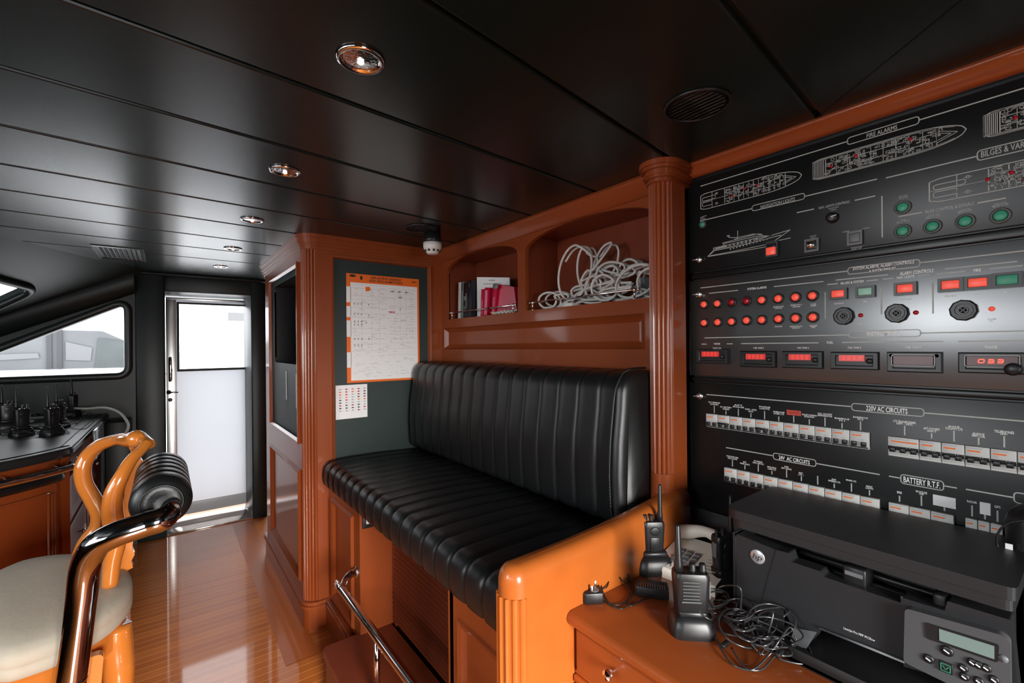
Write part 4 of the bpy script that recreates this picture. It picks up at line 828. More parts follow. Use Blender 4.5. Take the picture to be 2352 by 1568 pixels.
for t_, cx, cy, wpx in (('PORT/STBD SIDE|DECK LIGHTS', 366, 560, 80), ('EXT.|STAIR LIGHTS', 451, 596, 66), ('FLY BRIDGE|DECK LAMP LTS', 542, 592, 74), ('MAIN DECK|LAMP LTS', 635, 632, 62), ('FORE|EXT LIGHTS', 735, 628, 68), ('MAST|LTS 1', 833, 670, 34), ('EXT.|SPREAD LTS', 1060, 715, 82), ('SPARE LTS', 1175, 722, 70), ('NIGHT|LIGHTS', 1300, 762, 52), ('BSB', 1505, 802, 32), ('W.HOUSE|VHF', 1654, 800, 78), ('RADAR', 1999, 866, 68), ('GPS', 2172, 900, 42)): lab(t_, cx, cy, wpx, .0056 if cx < 1400 else .007)
leaders = [(242, 212, 262), (322, 245, 272), (406, 232, 282), (492, 262, 290), (585, 248, 303), (682, 285, 317), (784, 280, 327), (890, 304, 340), (997, 292, 352), (1113, 330, 366), (1239, 318, 380), (1540, 348, 412), (1724, 397, 435), (1876, 382, 455), (2044, 430, 478), (2218, 417, 495), (366, 580, 625), (451, 618, 645), (542, 612, 660), (635, 655, 680), (735, 650, 700), (836, 692, 724), (947, 690, 748), (1060, 742, 772), (1177, 740, 797), (1300, 786, 822), (1505, 825, 865), (1654, 825, 893), (1811, 888, 928), (1999, 890, 965), (2087, 940, 985), (2172, 925, 1002)]
engr(A3, [(190, 135, 1182, 218), (1672, 260, 2500, 330), (322, 497, 645, 552), (935, 604, 1370, 681), (1433, 691, 1513, 705), (1807, 757, 1897, 772), (1957, 782, 2285, 835)], texts,
     [(1180, 218, 1671, 261, .029), (645, 554, 935, 604, .029), (1514, 712, 1805, 755, .034), (2285, 838, 2600, 885, .034)], cC, [(a, b, a, c) for a, b, c in leaders])
lock(A3, cC(148, 146))
c_ = cC(785, 260); m = MB(); m.box(PX - .0035, PX - .002, -(c_[0] - .018), -(c_[0] + .018), c_[1] - .007, c_[1] + .007); lo = m.build('red_label', mat('red_label_tape', srgb(190, 75, 60), .5), A3); m = MB(); text_mb(m, P, 'HEATER', c_[0] - .014, c_[0] + .014, c_[1] - .004, .008, .002); m.build('label_text', REDD, lo)
for (a0, b0, a1, b1, hm) in ((1733, 850, 1888, 880, .024), (2052, 905, 2125, 920, .026)):
    p, q = cC(a0, b0), cC(a1, b1); m = MB(); m.box(PX - .003, PX - .002, -p[0], -q[0], (p[1] + q[1]) / 2 - hm / 2, (p[1] + q[1]) / 2 + hm / 2); m.build('blank_sticker', PAPER, A3)
def breaker(s0, s1, zt, hgt, poles, dark=False, split=False):
    h = hgt; w_ = s1 - s0; d = .012; zb = zt - h
    b_ = MB(); g_ = .0006; b_.box(PX - .002, PX - .002 - d, -(s0 + g_), -(s1 - g_), zb + h * .12, zt, .0012); b_.box(PX - .002, PX - .002 - d * .6, -(s0 + g_), -(s1 - g_), zb, zb + h * .14); bo = b_.build('circuit_breaker', BREAK, A3)
    if split: b_ = MB(); b_.box(PX - .0022 - d, PX - .002 - d * .5, -(s0 + .001), -(s1 - .001), zb + h * .34, zb + h * .54, .0006); b_.build('groove', DARK, bo)
    tg = MB()
    for k in range(poles):
        c = s0 + w_ * (k + .5) / poles; ww = w_ / poles * .27
        z_a, z_b = (zb + h * .16, zb + h * .42) if not split else (zb + h * .24, zb + h * .46)
        tg.box(PX - .002 - d - .006, PX - .002 - d + .002, -(c - ww), -(c + ww), z_a, z_b, .001)
    if dark: tg.box(PX - .002 - d - .006, PX - .002 - d, -(s0 + .002), -(s1 - .002), zb + h * .34, zb + h * .48, .001)
    if not split: tg.box(PX - .002 - d - .003, PX - .002 - d, -(s0 + .002), -(s1 - .002), zb + h * .06, zb + h * .13)
    tg.build('toggle', BLKP, bo)
    pr_ = MB(); f_ = .0125; pr_.strip(P, (s0 + w_ * .12, zt - h * .22), (s0 + w_ * (.62 if not (poles == 3) else .95), zt - h * .22), h * .07, f_); pr_.build('orange_mark', ORANGE, bo)
    pr_ = MB(); pr_.strip(P, (s0 + w_ * .05, zt - h * .09), (s0 + w_ * .7, zt - h * .09), h * .045, f_)
    for k in range(3): pr_.strip(P, (s0 + w_ * .12, zt - h * (.32 + .07 * k)), (s0 + w_ * .30, zt - h * (.32 + .07 * k)), h * .02, f_)
    for k in (.62, .72): pr_.strip(P, (s0 + w_ * k, zt - h * .42), (s0 + w_ * k, zt - h * .52), h * .02, f_)
    pr_.build('print', INKG, bo)
def brow(bounds, p_top0, p_top1, hgt, polesf, dark=(), split=False):
    z = (cC(*p_top0)[1] + cC(*p_top1)[1]) / 2
    for i in range(len(bounds) - 1):
        u = (bounds[i] - bounds[0]) / (bounds[-1] - bounds[0]); u2 = (bounds[i + 1] - bounds[0]) / (bounds[-1] - bounds[0]); yy = lambda t_: p_top0[1] + (p_top1[1] - p_top0[1]) * t_
        breaker(cC(bounds[i], yy(u))[0], cC(bounds[i + 1], yy(u2))[0], z, hgt, polesf(i), i in dark, split)
H1 = abs(cC(197, 265)[1] - cC(197, 355)[1]); H3 = abs(cC(320, 627)[1] - cC(320, 722)[1])
brow([197, 277, 358, 445, 533, 628, 725, 830, 938, 1052, 1173, 1305], (197, 265), (1305, 388), H1, lambda i: 2, (1, 4))
brow([1432, 1645, 1795, 1955, 2127, 2310, 2500], (1432, 412), (2500, 545), abs(cC(1432, 412)[1] - cC(1432, 542)[1]), lambda i: 3 if i == 0 else 2, (), True)
brow([320, 408, 495, 588, 685, 785, 892, 1003, 1120, 1245, 1375], (320, 627), (1375, 847), H3, lambda i: 2)
brow([1437, 1577, 1723, 1883], (1437, 867), (1883, 948), H3, lambda i: 2)
brow([1957, 2043, 2127, 2215], (1957, 968), (2215, 1018), H3, lambda i: 1)
# ================================================================== desk
dk = thing('chart_desk', 'orange varnished desk with drawer below the control panels, carrying the printer', 'desk', (1.0, .3, 0))
m = MB(); m.plate([(.815, 0), (0, 0)] and [(0.805, -.6), (1.398, -.6), (1.398, .818), (0.805, .818)], [], FZ(.765), 0, .012)
dp = [(.800, .765), (.790, .772), (.786, .783), (.790, .794), (.800, .80), (1.398, .80), (1.398, .765)]
m = MB(); m.prism(dp, lambda s, t_, h: (s, h, t_), -.6, .818, True); m.build('desktop', WOODM, dk)
m = MB(); m.box(.825, 1.398, -.6, .818, .0, .765); m.build('body', WOODM, dk)
m = MB(); m.rings([(-.812, .05, .648, .755, 0), (-.812, .05, .648, .755, .012), (-.808, .046, .652, .751, .016)], FX(.825)); dr = m.build('drawer', WOODM, dk)
kc = at(1400, 1546, X=.79); m = MB(); m.lathe([(.004, 0), (.004, .012), (.009, .016), (.0125, .024), (.011, .031), (.004, .034)], (.809, kc.y, kc.z), (-1, 0, 0), n=12, smooth=False); m.build('knob', CHROME, dr)
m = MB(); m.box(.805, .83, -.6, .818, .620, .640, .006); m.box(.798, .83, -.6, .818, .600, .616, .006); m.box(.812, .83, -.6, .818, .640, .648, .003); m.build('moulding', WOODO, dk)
m = MB(); m.box(.70, .83, -.6, .76, .40, .55, .02); tag(m.build('low_locker', WOODH), 'low varnished locker top just below the desk drawer', 'locker')
m = MB(); m.prism([(1.34, .80), (1.397, .80), (1.397, .925), (1.385, .925)], lambda s, t_, h: (s, h, t_), .60, .845); tag(m.build('cable_cover', PANEL), 'dark sloping cover strip behind the desk telephone', 'cover')
# ================================================================== printer
pr = thing('multifunction_printer', 'large charcoal laser printer with flat scanner lid and hp badge on the desk', 'printer', (1.2, .33, .80))
YA, YB = .562, .092; FXX = 1.10
def pf_(x, y, X=FXX): v = at(x, y, X=X); return (-v.y, v.z)
m = MB(); m.plate(round_poly([(1.095, YB), (1.385, YB), (1.365, YA + .02), (1.125, YA + .02), (1.095, YA)][::1], .018, 5), [], FZ(1.036), 0, .022)
lid = m.build('scanner_lid', PRNT, pr, merge=.0001); bv = lid.modifiers.new('b', 'BEVEL'); bv.width = .005; bv.segments = 3; bv.limit_method = 'ANGLE'
m = MB(); m.plate(round_poly([(1.10, YB + .004), (1.38, YB + .004), (1.36, YA + .012), (1.13, YA + .012), (1.10, YA - .006)], .016, 5), [], FZ(1.016), 0, .022); sb = m.build('scanner_bed', PRNT, pr, merge=.0001)
bv = sb.modifiers.new('b', 'BEVEL'); bv.width = .004; bv.segments = 2; bv.limit_method = 'ANGLE'
m = MB(); m.box(1.19, 1.37, YB + .01, YA - .005, .80, 1.018); m.box(1.12, 1.37, YB + .01, YB + .05, .80, 1.0); m.box(1.125, 1.2, YA - .08, YA - .005, .94, .965); m.build('inner_body', DARK, pr)
# front cover: a moulded plate with stepped output opening
s0 = -YA; s1 = -YB
def pf2(x, y): return pf_(x, y, 1.103)
top = [pf2(1692, 1226), pf2(1782, 1262), pf2(1812, 1270), pf2(1818, 1290), pf2(1885, 1312), pf2(1892, 1324), pf2(2068, 1384), pf2(2072, 1372), pf2(2170, 1402), pf2(2176, 1380), pf2(2322, 1424)]
bot = [(s1, pf2(2322, 1600)[1]), (pf2(2075, 1500)[0], pf2(2075, 1530)[1]), pf2(2075, 1512), pf2(1885, 1440), pf2(1868, 1470), pf2(1825, 1450), pf2(1800, 1398), pf2(1798, 1455), pf2(1692, 1405)]
top = [(max(s0, min(s1, a)), b) for a, b in top]; bot = [(max(s0, min(s1, a)), b) for a, b in bot]
m = MB(); m.plate(top + bot[::1], [], FX(1.103), 0, -.035); fc = m.build('front_cover', PRNT, pr)
bv = fc.modifiers.new('b', 'BEVEL'); bv.width = .0025; bv.segments = 2; bv.limit_method = 'ANGLE'
m = MB(); m.box(1.104, 1.20, YA - .004, YA - .0, .815, 1.0, .0); m.box(1.104, 1.37, YA - .012, YA, .80, .995, .006); m.build('side_panel', PRNT, pr)
m = MB(); a_, b_ = pf2(1782, 1262), pf2(1742, 1405); m.strip(FX(1.1025), a_, b_, .0022, .0); m.build('seam', DARK, pr)
c_ = pf2(1740, 1278); m = MB(); m.lathe([(.0165, 0), (.0165, .001), (.015, .002)], (1.103, -c_[0], c_[1]), (-1, 0, 0), n=32); bg = m.build('badge', LOGO, pr)
m = MB(); text_mb(m, FX(1.1008), 'hp', c_[0] - .0105, c_[0] + .0105, c_[1] - .006, .0135, .0004, slant=.25, bold=.0); m.build('badge_letters', INKB, bg)
a_, b_ = pf2(1938, 1442), pf2(2010, 1468); m = MB(); text_mb(m, FX(1.1028), 'LaserJet Pro MFP M125nw', a_[0], b_[0], (a_[1] + b_[1]) / 2 - .003, .005, .0004); m.build('model_lettering', INKW, pr)
# output slot interior details
m = MB()
for k in range(3): m.box(1.13 + .02 * k, 1.14 + .02 * k, .16, .44, .945 + .012 * k, .955 + .012 * k, .003)
m.box(1.12, 1.17, .30, .34, .95, 1.0, .004); m.box(1.12, 1.17, .18, .20, .95, 1.0, .004); m.build('output_tray_rib', BLKP, pr)
m = MB(); m.box(1.118, 1.122, .305, .335, .982, .990); m.build('roller_pad', GREYP, pr); m = MB(); m.box(1.118, 1.122, .205, .245, .965, .975); m.build('roller_pad', GREYP, pr)
# input tray, paper guide
m = MB(); m.box(1.03, 1.19, YB + .09, YA - .08, .80, .812, .003); m.box(1.03, 1.034, YB + .09, YA - .08, .80, .83, .001); m.prism([(1.03, .80), (1.19, .80), (1.19, .86), (1.06, .83), (1.03, .82)], lambda s, t_, h: (s, h, t_), YA - .085, YA - .075); m.build('input_tray', BLKP, pr)
m = MB(); m.add([(1.10, -pf2(1826, 1440)[0], pf2(1826, 1440)[1]), (1.10, -pf2(1878, 1450)[0], pf2(1878, 1450)[1]), (1.075, -pf2(1868, 1470)[0] + .003, pf2(1868, 1470)[1] - .008), (1.075, -pf2(1828, 1462)[0] + .003, pf2(1828, 1462)[1] - .006)], [(0, 1, 2, 3)]); m.build('tray_flap', GREYP, pr)
m = MB(); m.tube([(1.098, -pf2(1885, 1440)[0], pf2(1885, 1440)[1]), (1.098, -pf2(2080, 1518)[0], pf2(2080, 1518)[1])], .0025, n=6); m.build('tray_edge_rail', GREYP, pr)
# control console
cn = [pf_(2078, 1396, 1.085), pf_(2300, 1458, 1.085), pf_(2320, 1475, 1.085), pf_(2322, 1640, 1.085), pf_(2075, 1520, 1.085)]
m = MB(); m.prism(round_poly(cn, .008), FX(1.085), -.03, 0); co = m.build('control_console', PRNTC, pr); bv = co.modifiers.new('b', 'BEVEL'); bv.width = .003; bv.segments = 2; bv.limit_method = 'ANGLE'
m = MB(); m.prism(round_poly([pf_(2125, 1428, 1.085), pf_(2295, 1480, 1.085), pf_(2292, 1521, 1.085), pf_(2128, 1465, 1.085)], .004), FX(1.085), 0, .002); m.build('screen_bezel', BLKP, co)
m = MB(); m.prism([pf_(2157, 1443, 1.083), pf_(2284, 1483, 1.083), pf_(2284, 1513, 1.083), pf_(2158, 1470, 1.083)], FX(1.083), 0, .001); m.build('lcd_screen', LCD, co)
m = MB()
for x, y, r in ((2175, 1494, .009), (2133, 1512, .008), (2233, 1520, .007), (2247, 1526, .007), (2265, 1533, .007), (2212, 1533, .007), (2215, 1553, .007), (2248, 1563, .007), (2283, 1560, .007)):
    v = at(x, y, X=1.085); bb = MB(); bb.lathe([(r, 0), (r, .002), (r * .7, .0035)], (1.085, v.y, v.z), (-1, 0, 0), n=14); kb = bb.build('key', BLKP, co); q = MB(); q.strip(FX(1.0812), (-v.y - r * .4, v.z + r * .2), (-v.y + r * .4, v.z - r * .2), .0022, .0004); q.build('key_symbol', INKW, kb)
v = at(2173, 1531, X=1.085); bb = MB(); bb.box(1.081, 1.086, v.y - .009, v.y + .009, v.z - .009, v.z + .009, .001); kb = bb.build('start_key', BLKP, co); q = MB(); q.poly(FX(1.081), [(-v.y - .006, v.z - .006), (-v.y + .006, v.z - .006), (-v.y + .006, v.z + .006), (-v.y - .006, v.z + .006)], .0012, True); q.poly(FX(1.081), [(-v.y - .004, v.z + .003), (-v.y, v.z - .003), (-v.y + .004, v.z + .003)], .001); q.build('key_symbol', GRNL, kb)
m = MB(); v = at(2305, 1512, X=1.085); m.lathe([(.006, 0), (.006, .002)], (1.085, v.y, v.z), (-1, 0, 0), n=14); m.build('power_key', GREYP, co)
# dark rounded case standing at the right
bk_ = thing('black_rounded_case', 'black rounded leather case standing at the right edge behind the printer', 'case', (1.37, .06, 1.03))
m = MB(); c0 = at(2372, 1235, X=1.33)
m.box(1.30, 1.39, c0.y - .10, at(2308, 1235, X=1.33).y, .84, at(2340, 1158, X=1.33).z, .035, 5); m.build('shell', BLKP, bk_)
m = MB(); m.tube([(1.298, c0.y + .045 * math.cos(a), 1.07 + .05 * math.sin(a)) for a in [2 * math.pi * k / 24 for k in range(24)]], .002, n=5, closed=True); m.build('round_seam', BLACKL, bk_)
m = MB(); v = at(2318, 1262, X=1.30); m.box(1.297, 1.299, v.y - .005, v.y + .005, v.z - .015, v.z + .012); m.build('tag', PAPER, bk_)
# ================================================================== two-way radios
def make_cradle(name, label, loc, rz, group=None, s=1.0):
    o = thing(name, label, 'charger', loc, rz, group); W = Matrix.Translation(loc) @ Matrix.Rotation(rz, 4, 'Z') @ Matrix.Scale(s, 4)
    def put(mb, nm, mm, par): mb.v = [tuple(W @ Vector(v)) for v in mb.v]; return mb.build(nm, mm, par)
    m = MB(); vs = []; lv = [(0, 0, 1), (.008, 0.001, 1.02), (.016, 0, 1.0), (.030, 0, .90), (.038, 0, .76), (.040, 0, .66)]
    base = rrect(-.045, .045, -.035, .035, .022, 5); n = len(base)
    for z, _, k in lv: vs += [(a * k, b * k, z) for a, b in base]
    m.add(vs, [(j * n + k, j * n + (k + 1) % n, (j + 1) * n + (k + 1) % n, (j + 1) * n + k) for j in range(len(lv) - 1) for k in range(n)], True); m.add(vs[-n:], [tuple(range(n))]); m.add(vs[:n], [tuple(range(n))]); b = put(m, 'base', BLKP, o)
    m = MB(); m.box(-.029, .029, -.022, .022, .036, .052, .006); put(m, 'socket', BLKP, o)
    m = MB(); m.box(-.006, .006, -.0352, -.034, .010, .013); put(m, 'charge_lamp', GREYP, o)
    return o
def make_radio(name, label, loc, rz, group=None, s=1.0, grille=True, mir=1, wide=1.0):
    o = thing(name, label, 'radio', loc, rz, group); W = Matrix.Translation(loc) @ Matrix.Rotation(rz, 4, 'Z') @ Matrix.Diagonal((s * mir * wide, s * wide, s, 1))
    def put(mb, nm, mm, par): mb.v = [tuple(W @ Vector(v)) for v in mb.v]; return mb.build(nm, mm, par)
    m = MB(); vs = []; lv = [(0, .80), (.004, .88), (.05, .95), (.088, 1.02), (.098, 1.0), (.103, .92)]; base = rrect(-.027, .027, -.016, .018, .008, 4); n = len(base)
    for z, k in lv: vs += [(a * k, b * k, z) for a, b in base]
    m.add(vs, [(j * n + k, j * n + (k + 1) % n, (j + 1) * n + (k + 1) % n, (j + 1) * n + k) for j in range(len(lv) - 1) for k in range(n)], True); m.add(vs[-n:], [tuple(range(n))]); m.add(vs[:n], [tuple(range(n))]); put(m, 'body', BLKP, o)
    m = MB(); m.tube([(-.019, 0, .10), (-.019, 0, .118), (-.019, 0, .13), (-.0195, 0, .205), (-.0195, 0, .208)], [.0075, .0072, .0058, .0040, .003], n=12); put(m, 'antenna', BLKP, o)
    for x in (.003, .019):
        m = MB(); m.lathe([(.0055, .10), (.006, .104), (.0052, .118), (.004, .12)], (x, .001, 0), n=10, smooth=False); k_ = put(m, 'knob', BLKP, o)
    m = MB()
    if grille:
        for k in range(6): m.box(-.016, .010, -.0172, -.0158, .048 + k * .0075, .050 + k * .0075)
        m.box(-.018, .012, -.0168, -.0155, .040, .043)
    else:
        m.lathe([(.0125, 0), (.0125, .0015), (.010, .002)], (0, -.0165, .078), (0, -1, 0), n=20); m.box(-.012, .012, -.0175, -.016, .02, .06, .002)
    put(m, 'speaker_grille', RIM if grille else BLKP, o)
    m = MB(); m.box(.0262, .0292, -.009, .007, .045, .085, .0015); put(m, 'talk_button', GREYP, o)
    m = MB(); m.box(-.010, .010, .017, .022, .03, .095, .002); put(m, 'belt_clip', BLKP, o)
    return o
DZ = .800
def onz(x, y, z=DZ): v = at(x, y, Z=z); return v
p1 = onz(1500, 1308); p2 = onz(1587, 1448); p3 = onz(1664, 1345)
gc = 'charging cradles on the desk'; gr_ = 'two-way radios on the desk'
make_cradle('charging_cradle', 'black charging cradle at the back by the armrest, left of the telephone', tuple(p1), -.6, gc, 1.22)
make_radio('two_way_radio', 'black two-way radio with tall antenna standing left of the telephone', (p1.x, p1.y, DZ + .042), -.6, gr_, 1.0, False, -1, 1.15)
make_cradle('charging_cradle', 'glossy black cradle at the front of the desk beside the cable tangle', tuple(p2), -.75, gc, 1.1)
r2 = make_radio('two_way_radio', 'nearest two-way radio with ribbed speaker, standing in the front cradle', (p2.x, p2.y, DZ + .036), -.75, gr_, 1.0, True, 1, 1.42)
make_cradle('charging_cradle', 'cradle half hidden against the left side of the printer', tuple(p3), -.45, gc)
make_radio('two_way_radio', 'two-way radio pressed against the printer side, in front of the telephone', (p3.x, p3.y, DZ + .036), -.45, gr_, 1.0, False, -1, 1.1)
# desk telephone
tp = Vector((1.215, .725, DZ)); ROT = Matrix.Translation((tp.x, tp.y, DZ)) @ Matrix.Rotation(math.radians(-84), 4, 'Z')
te = thing('desk_telephone', 'cream office telephone with handset and keypad behind the radios', 'telephone', (tp.x, tp.y, DZ), 0)
def putT(mb, nm, mm, par): mb.v = [tuple(ROT @ Vector(v)) for v in mb.v]; return mb.build(nm, mm, par)
m = MB(); m.prism([(-.09, 0), (.10, 0), (.10, .055), (.085, .062), (-.085, .028), (-.09, .02)], lambda s, t_, h: (h, s, t_), -.09, .09); putT(m, 'body', BEIGE, te)
TF = lambda s, t_, h: (s, t_, .028 + (t_ + .085) * .2 + h + .001)
m = MB()
for i in range(4):
    for j in range(3): a, b = -.055 + j * .023, -.055 + i * .019; m.add([TF(a, b, .0), TF(a + .017, b, 0), TF(a + .017, b + .013, 0), TF(a, b + .013, 0), TF(a + .001, b + .001, .004), TF(a + .016, b + .001, .004), TF(a + .016, b + .012, .004), TF(a + .001, b + .012, .004)], [(4, 5, 6, 7), (0, 1, 5, 4), (1, 2, 6, 5), (2, 3, 7, 6), (3, 0, 4, 7)])
putT(m, 'keypad', GREYP, te)
m = MB()
for i in range(6): a, b = -.06 + i * .02, -.078; m.add([TF(a, b, .002), TF(a + .015, b, .002), TF(a + .015, b + .010, .002), TF(a, b + .010, .002)], [(0, 1, 2, 3)])
for i in range(6): a, b = .03, -.055 + i * .014; m.add([TF(a, b, .002), TF(a + .04, b, .002), TF(a + .04, b + .004, .002), TF(a, b + .004, .002)], [(0, 1, 2, 3)])
putT(m, 'function_key', WHITEP, te)
m = MB(); m.tube([(-.095, .068, .074), (-.06, .068, .084), (0, .068, .100), (.06, .068, .084), (.095, .068, .074)], [.020, .022, .015, .022, .020], n=14, sm=5); putT(m, 'handset', BEIGE, te)
m = MB(); v = TF(-.078, .02, .002); m.box(-.083, -.068, -.045, -.03, .038, .0405); putT(m, 'red_key', REDL, te)
# plug adapter
pa = onz(1360, 1378); ROT = Matrix.Translation(pa) @ Matrix.Rotation(-.55, 4, 'Z')
pl_ = thing('plug_adapter', 'black three-pin plug adapter lying pins up beside the armrest', 'plug', tuple(pa))
def putT(mb, nm, mm, par, R=None): mb.v = [tuple((R or ROT) @ Vector(v)) for v in mb.v]; return mb.build(nm, mm, par)
m = MB(); m.box(-.026, .026, -.022, .024, 0, .030, .005, 3); putT(m, 'body', BLKP, pl_)
m = MB(); m.lathe([(.012, 0), (.012, .002), (.010, .002)], (.004, -.006, .0295), n=20); putT(m, 'recess_ring', GREYP, pl_)
for (x, y) in ((-.018, .006), (.012, .012), (-.004, -.012)):
    m = MB(); m.box(x - .003, x + .003, y - .0018, y + .0018, .03, .044, .0006); putT(m, 'pin', STEEL, pl_)
cd = MB(); q = pa
pts = [pa + Vector((.03, .012, .012))] + [at(x, y, Z=DZ + z) for x, y, z in [(1395, 1345, .02), (1398, 1300, .04), (1385, 1286, .05), (1377, 1300, .05), (1382, 1350, .02), (1400, 1385, .005), (1430, 1385, .004), (1448, 1360, .004), (1440, 1325, .01), (1415, 1305, .03), (1400, 1300, .04), (1412, 1315, .03), (1440, 1345, .01), (1450, 1370, .004), (1430, 1397, .004), (1395, 1385, .004), (1376, 1360, .01), (1380, 1330, .02), (1410, 1312, .03), (1440, 1318, .02), (1455, 1350, .006), (1445, 1390, .004), (1480, 1375, .004), (1530, 1355, .02)]]
cd.tube(pts, .0019, n=6, sm=6); tag(cd.build('adapter_cord', BLKP), 'thin black cord looping between the plug adapter and the power brick', 'cord')
pb_ = onz(1498, 1365); RB = Matrix.Translation(pb_) @ Matrix.Rotation(-.95, 4, 'Z')
po = thing('power_brick', 'black power brick with ribbed top edge lying before the left cradle', 'adapter', tuple(pb_))
m = MB(); m.box(-.042, .042, -.022, .024, 0, .028, .004, 2); putT(m, 'body', BLKP, po, RB); m = MB()
for k in range(12): m.box(-.036 + k * .006, -.033 + k * .006, -.0225, .0, .0275, .0285)
putT(m, 'grip_rib', RIM, po, RB)
# cable tangle by the printer
tg_ = thing('earpiece_cable_tangle', 'tangle of thin black earpiece cables heaped in front of the printer', 'cable', tuple(onz(1710, 1455)))
rnd = random.Random(11); cen = onz(1718, 1470)
CORDM = mat('glossy_black_cord', (.03, .03, .032), .22, spec=.9)
for i in range(16):
    m = MB(); P_ = []; cx = cen.x + rnd.uniform(-.04, .05); cy = cen.y + rnd.uniform(-.07, .095); r0 = rnd.uniform(.028, .066); ph_ = rnd.uniform(0, 6.28); sq = rnd.uniform(.45, .9); tl = rnd.uniform(-.5, .9); N = rnd.randint(10, 18); rt = rnd.uniform(0, 3.1)
    for k in range(N):
        a = ph_ + k * .72; rr = r0 * (1 + .3 * math.sin(k * .9 + i)); x = rr * math.cos(a); y = rr * sq * math.sin(a)
        P_.append((cx + x * math.cos(rt) - y * math.sin(rt), cy + x * math.sin(rt) + y * math.cos(rt), DZ + .004 + max(0, .018 + i * .0022 + tl * .030 * math.sin(a * .8 + i))))
    m.tube(P_, .0021, n=6, sm=5); m.build('cable', CORDM, tg_)
for a_ in ([(1650, 1370, .02), (1665, 1345, .10), (1700, 1350, .12), (1700, 1400, .06), (1690, 1450, .02)], [(1740, 1430, .05), (1745, 1410, .07), (1775, 1405, .09), (1765, 1450, .05), (1760, 1480, .02)], [(1640, 1470, .01), (1680, 1530, .004), (1745, 1545, .004), (1780, 1520, .01), (1800, 1525, .006), (1850, 1530, .004), (1862, 1510, .01), (1830, 1470, .02)], [(1680, 1500, .01), (1720, 1545, .004), (1765, 1530, .02), (1790, 1470, .05), (1815, 1440, .06), (1830, 1470, .04)]):
    m = MB(); m.tube([onz(x, y) * 1.0 + Vector((0, 0, z + .0018)) if z < .03 else at(x, y, Z=DZ + z) for x, y, z in a_], .0020, n=6, sm=6); m.build('cable', CORDM, tg_)
for x, y, z in ((1720, 1405, .03), (1690, 1440, .04), (1790, 1500, .03), (1665, 1480, .01)):
    v = at(x, y, Z=DZ + z); m = MB(); m.box(v.x - .012, v.x + .012, v.y - .005, v.y + .005, v.z - .004, v.z + .005, .002); m.build('clip', BLKP, tg_)
# ================================================================== helm console (left)
hc = thing('helm_console', 'curved helm console with black top, mahogany panels and chrome grab rail', 'console', (-1, 3.2, 0))
edge = [(-0.33, 4.40), (-0.345, 3.6), (-0.350, 3.06), (-0.362, 2.99), (-0.40, 2.925), (-0.47, 2.845), (-0.57, 2.755), (-0.72, 2.66), (-0.95, 2.57), (-1.3, 2.50), (-1.9, 2.46)]
def smooth(P, n=5):
    P = [Vector(p) for p in P]; out = []
    for i in range(len(P) - 1):
        p0 = P[max(0, i - 1)]; p1 = P[i]; p2 = P[i + 1]; p3 = P[min(len(P) - 1, i + 2)]
        for k in range(n): t_ = k / n; v = .5 * ((2 * p1) + (p2 - p0) * t_ + (2 * p0 - 5 * p1 + 4 * p2 - p3) * t_ * t_ + (3 * p1 - p0 - 3 * p2 + p3) * t_ ** 3); out.append((v.x, v.y))
    out.append((P[-1].x, P[-1].y)); return out
ed = smooth(edge)
def off2(P, d):
    out = []
    for i in range(len(P)):
        a = Vector(P[max(0, i - 1)]); b = Vector(P[min(len(P) - 1, i + 1)]); t_ = (b - a).normalized(); nn = Vector((-t_.y, t_.x)); out.append((P[i][0] + nn.x * d, P[i][1] + nn.y * d))
    return out
# outward = towards +x / -y
def outw(P, d): return off2(P, d) if (off2(P, .01)[2][0] > P[2][0]) else off2(P, -d)
def wall_strip(mb, P, z0, z1, thick=0):
    n = len(P); mb.add([(x, y, z0) for x, y in P] + [(x, y, z1) for x, y in P], [(k, k + 1, n + k + 1, n + k) for k in range(n - 1)], True)
def slab(mb, P, z0, z1):
    Q = P + [(-1.9, 4.40)]; mb.prism(Q, FZ(0), z0, z1)
m = MB(); slab(m, outw(ed, -.03), .955, .972); slab(m, ed, .972, .992); slab(m, outw(ed, -.008), .992, 1.0); slab(m, outw(ed, -.05), .94, .955); m.build('console_top', mat('satin_black_vinyl_top', (.02, .021, .022), .38), hc)
m = MB(); m.tube([(x, y, 1.001) for x, y in outw(ed, -.05)], .0025, n=6); m.build('top_seam', DARK, hc)
m = MB(); ins = outw(ed, -.045); slab(m, ins, .10, .95); m.build('body', WOOD, hc)
m = MB(); slab(m, outw(ed, -.08), 0, .10); m.build('plinth', WOODD, hc)
ff = outw(ed, -.035); k0 = 16
m = MB(); m.tube([(x, y, .868) for x, y in ff[k0:]], .022, n=10); m.build('padded_band', BLACKL, hc)
gl = outw(ed, .03); m = MB(); m.tube([(x, y, .915) for x, y in gl[k0 + 1:]], .017, n=14); m.tube([(gl[k0 + 1][0], gl[k0 + 1][1], .915), (ff[k0 - 1][0] + .01, ff[k0 - 1][1] + .04, .915)], .015, n=12); m.build('grab_rail', CHROME, hc)
for k in (k0 + 3, k0 + 12, k0 + 22):
    m = MB(); m.tube([(gl[k][0], gl[k][1], .915), (ins[k][0], ins[k][1], .93)], .008); m.build('rail_bracket', CHROME, hc)
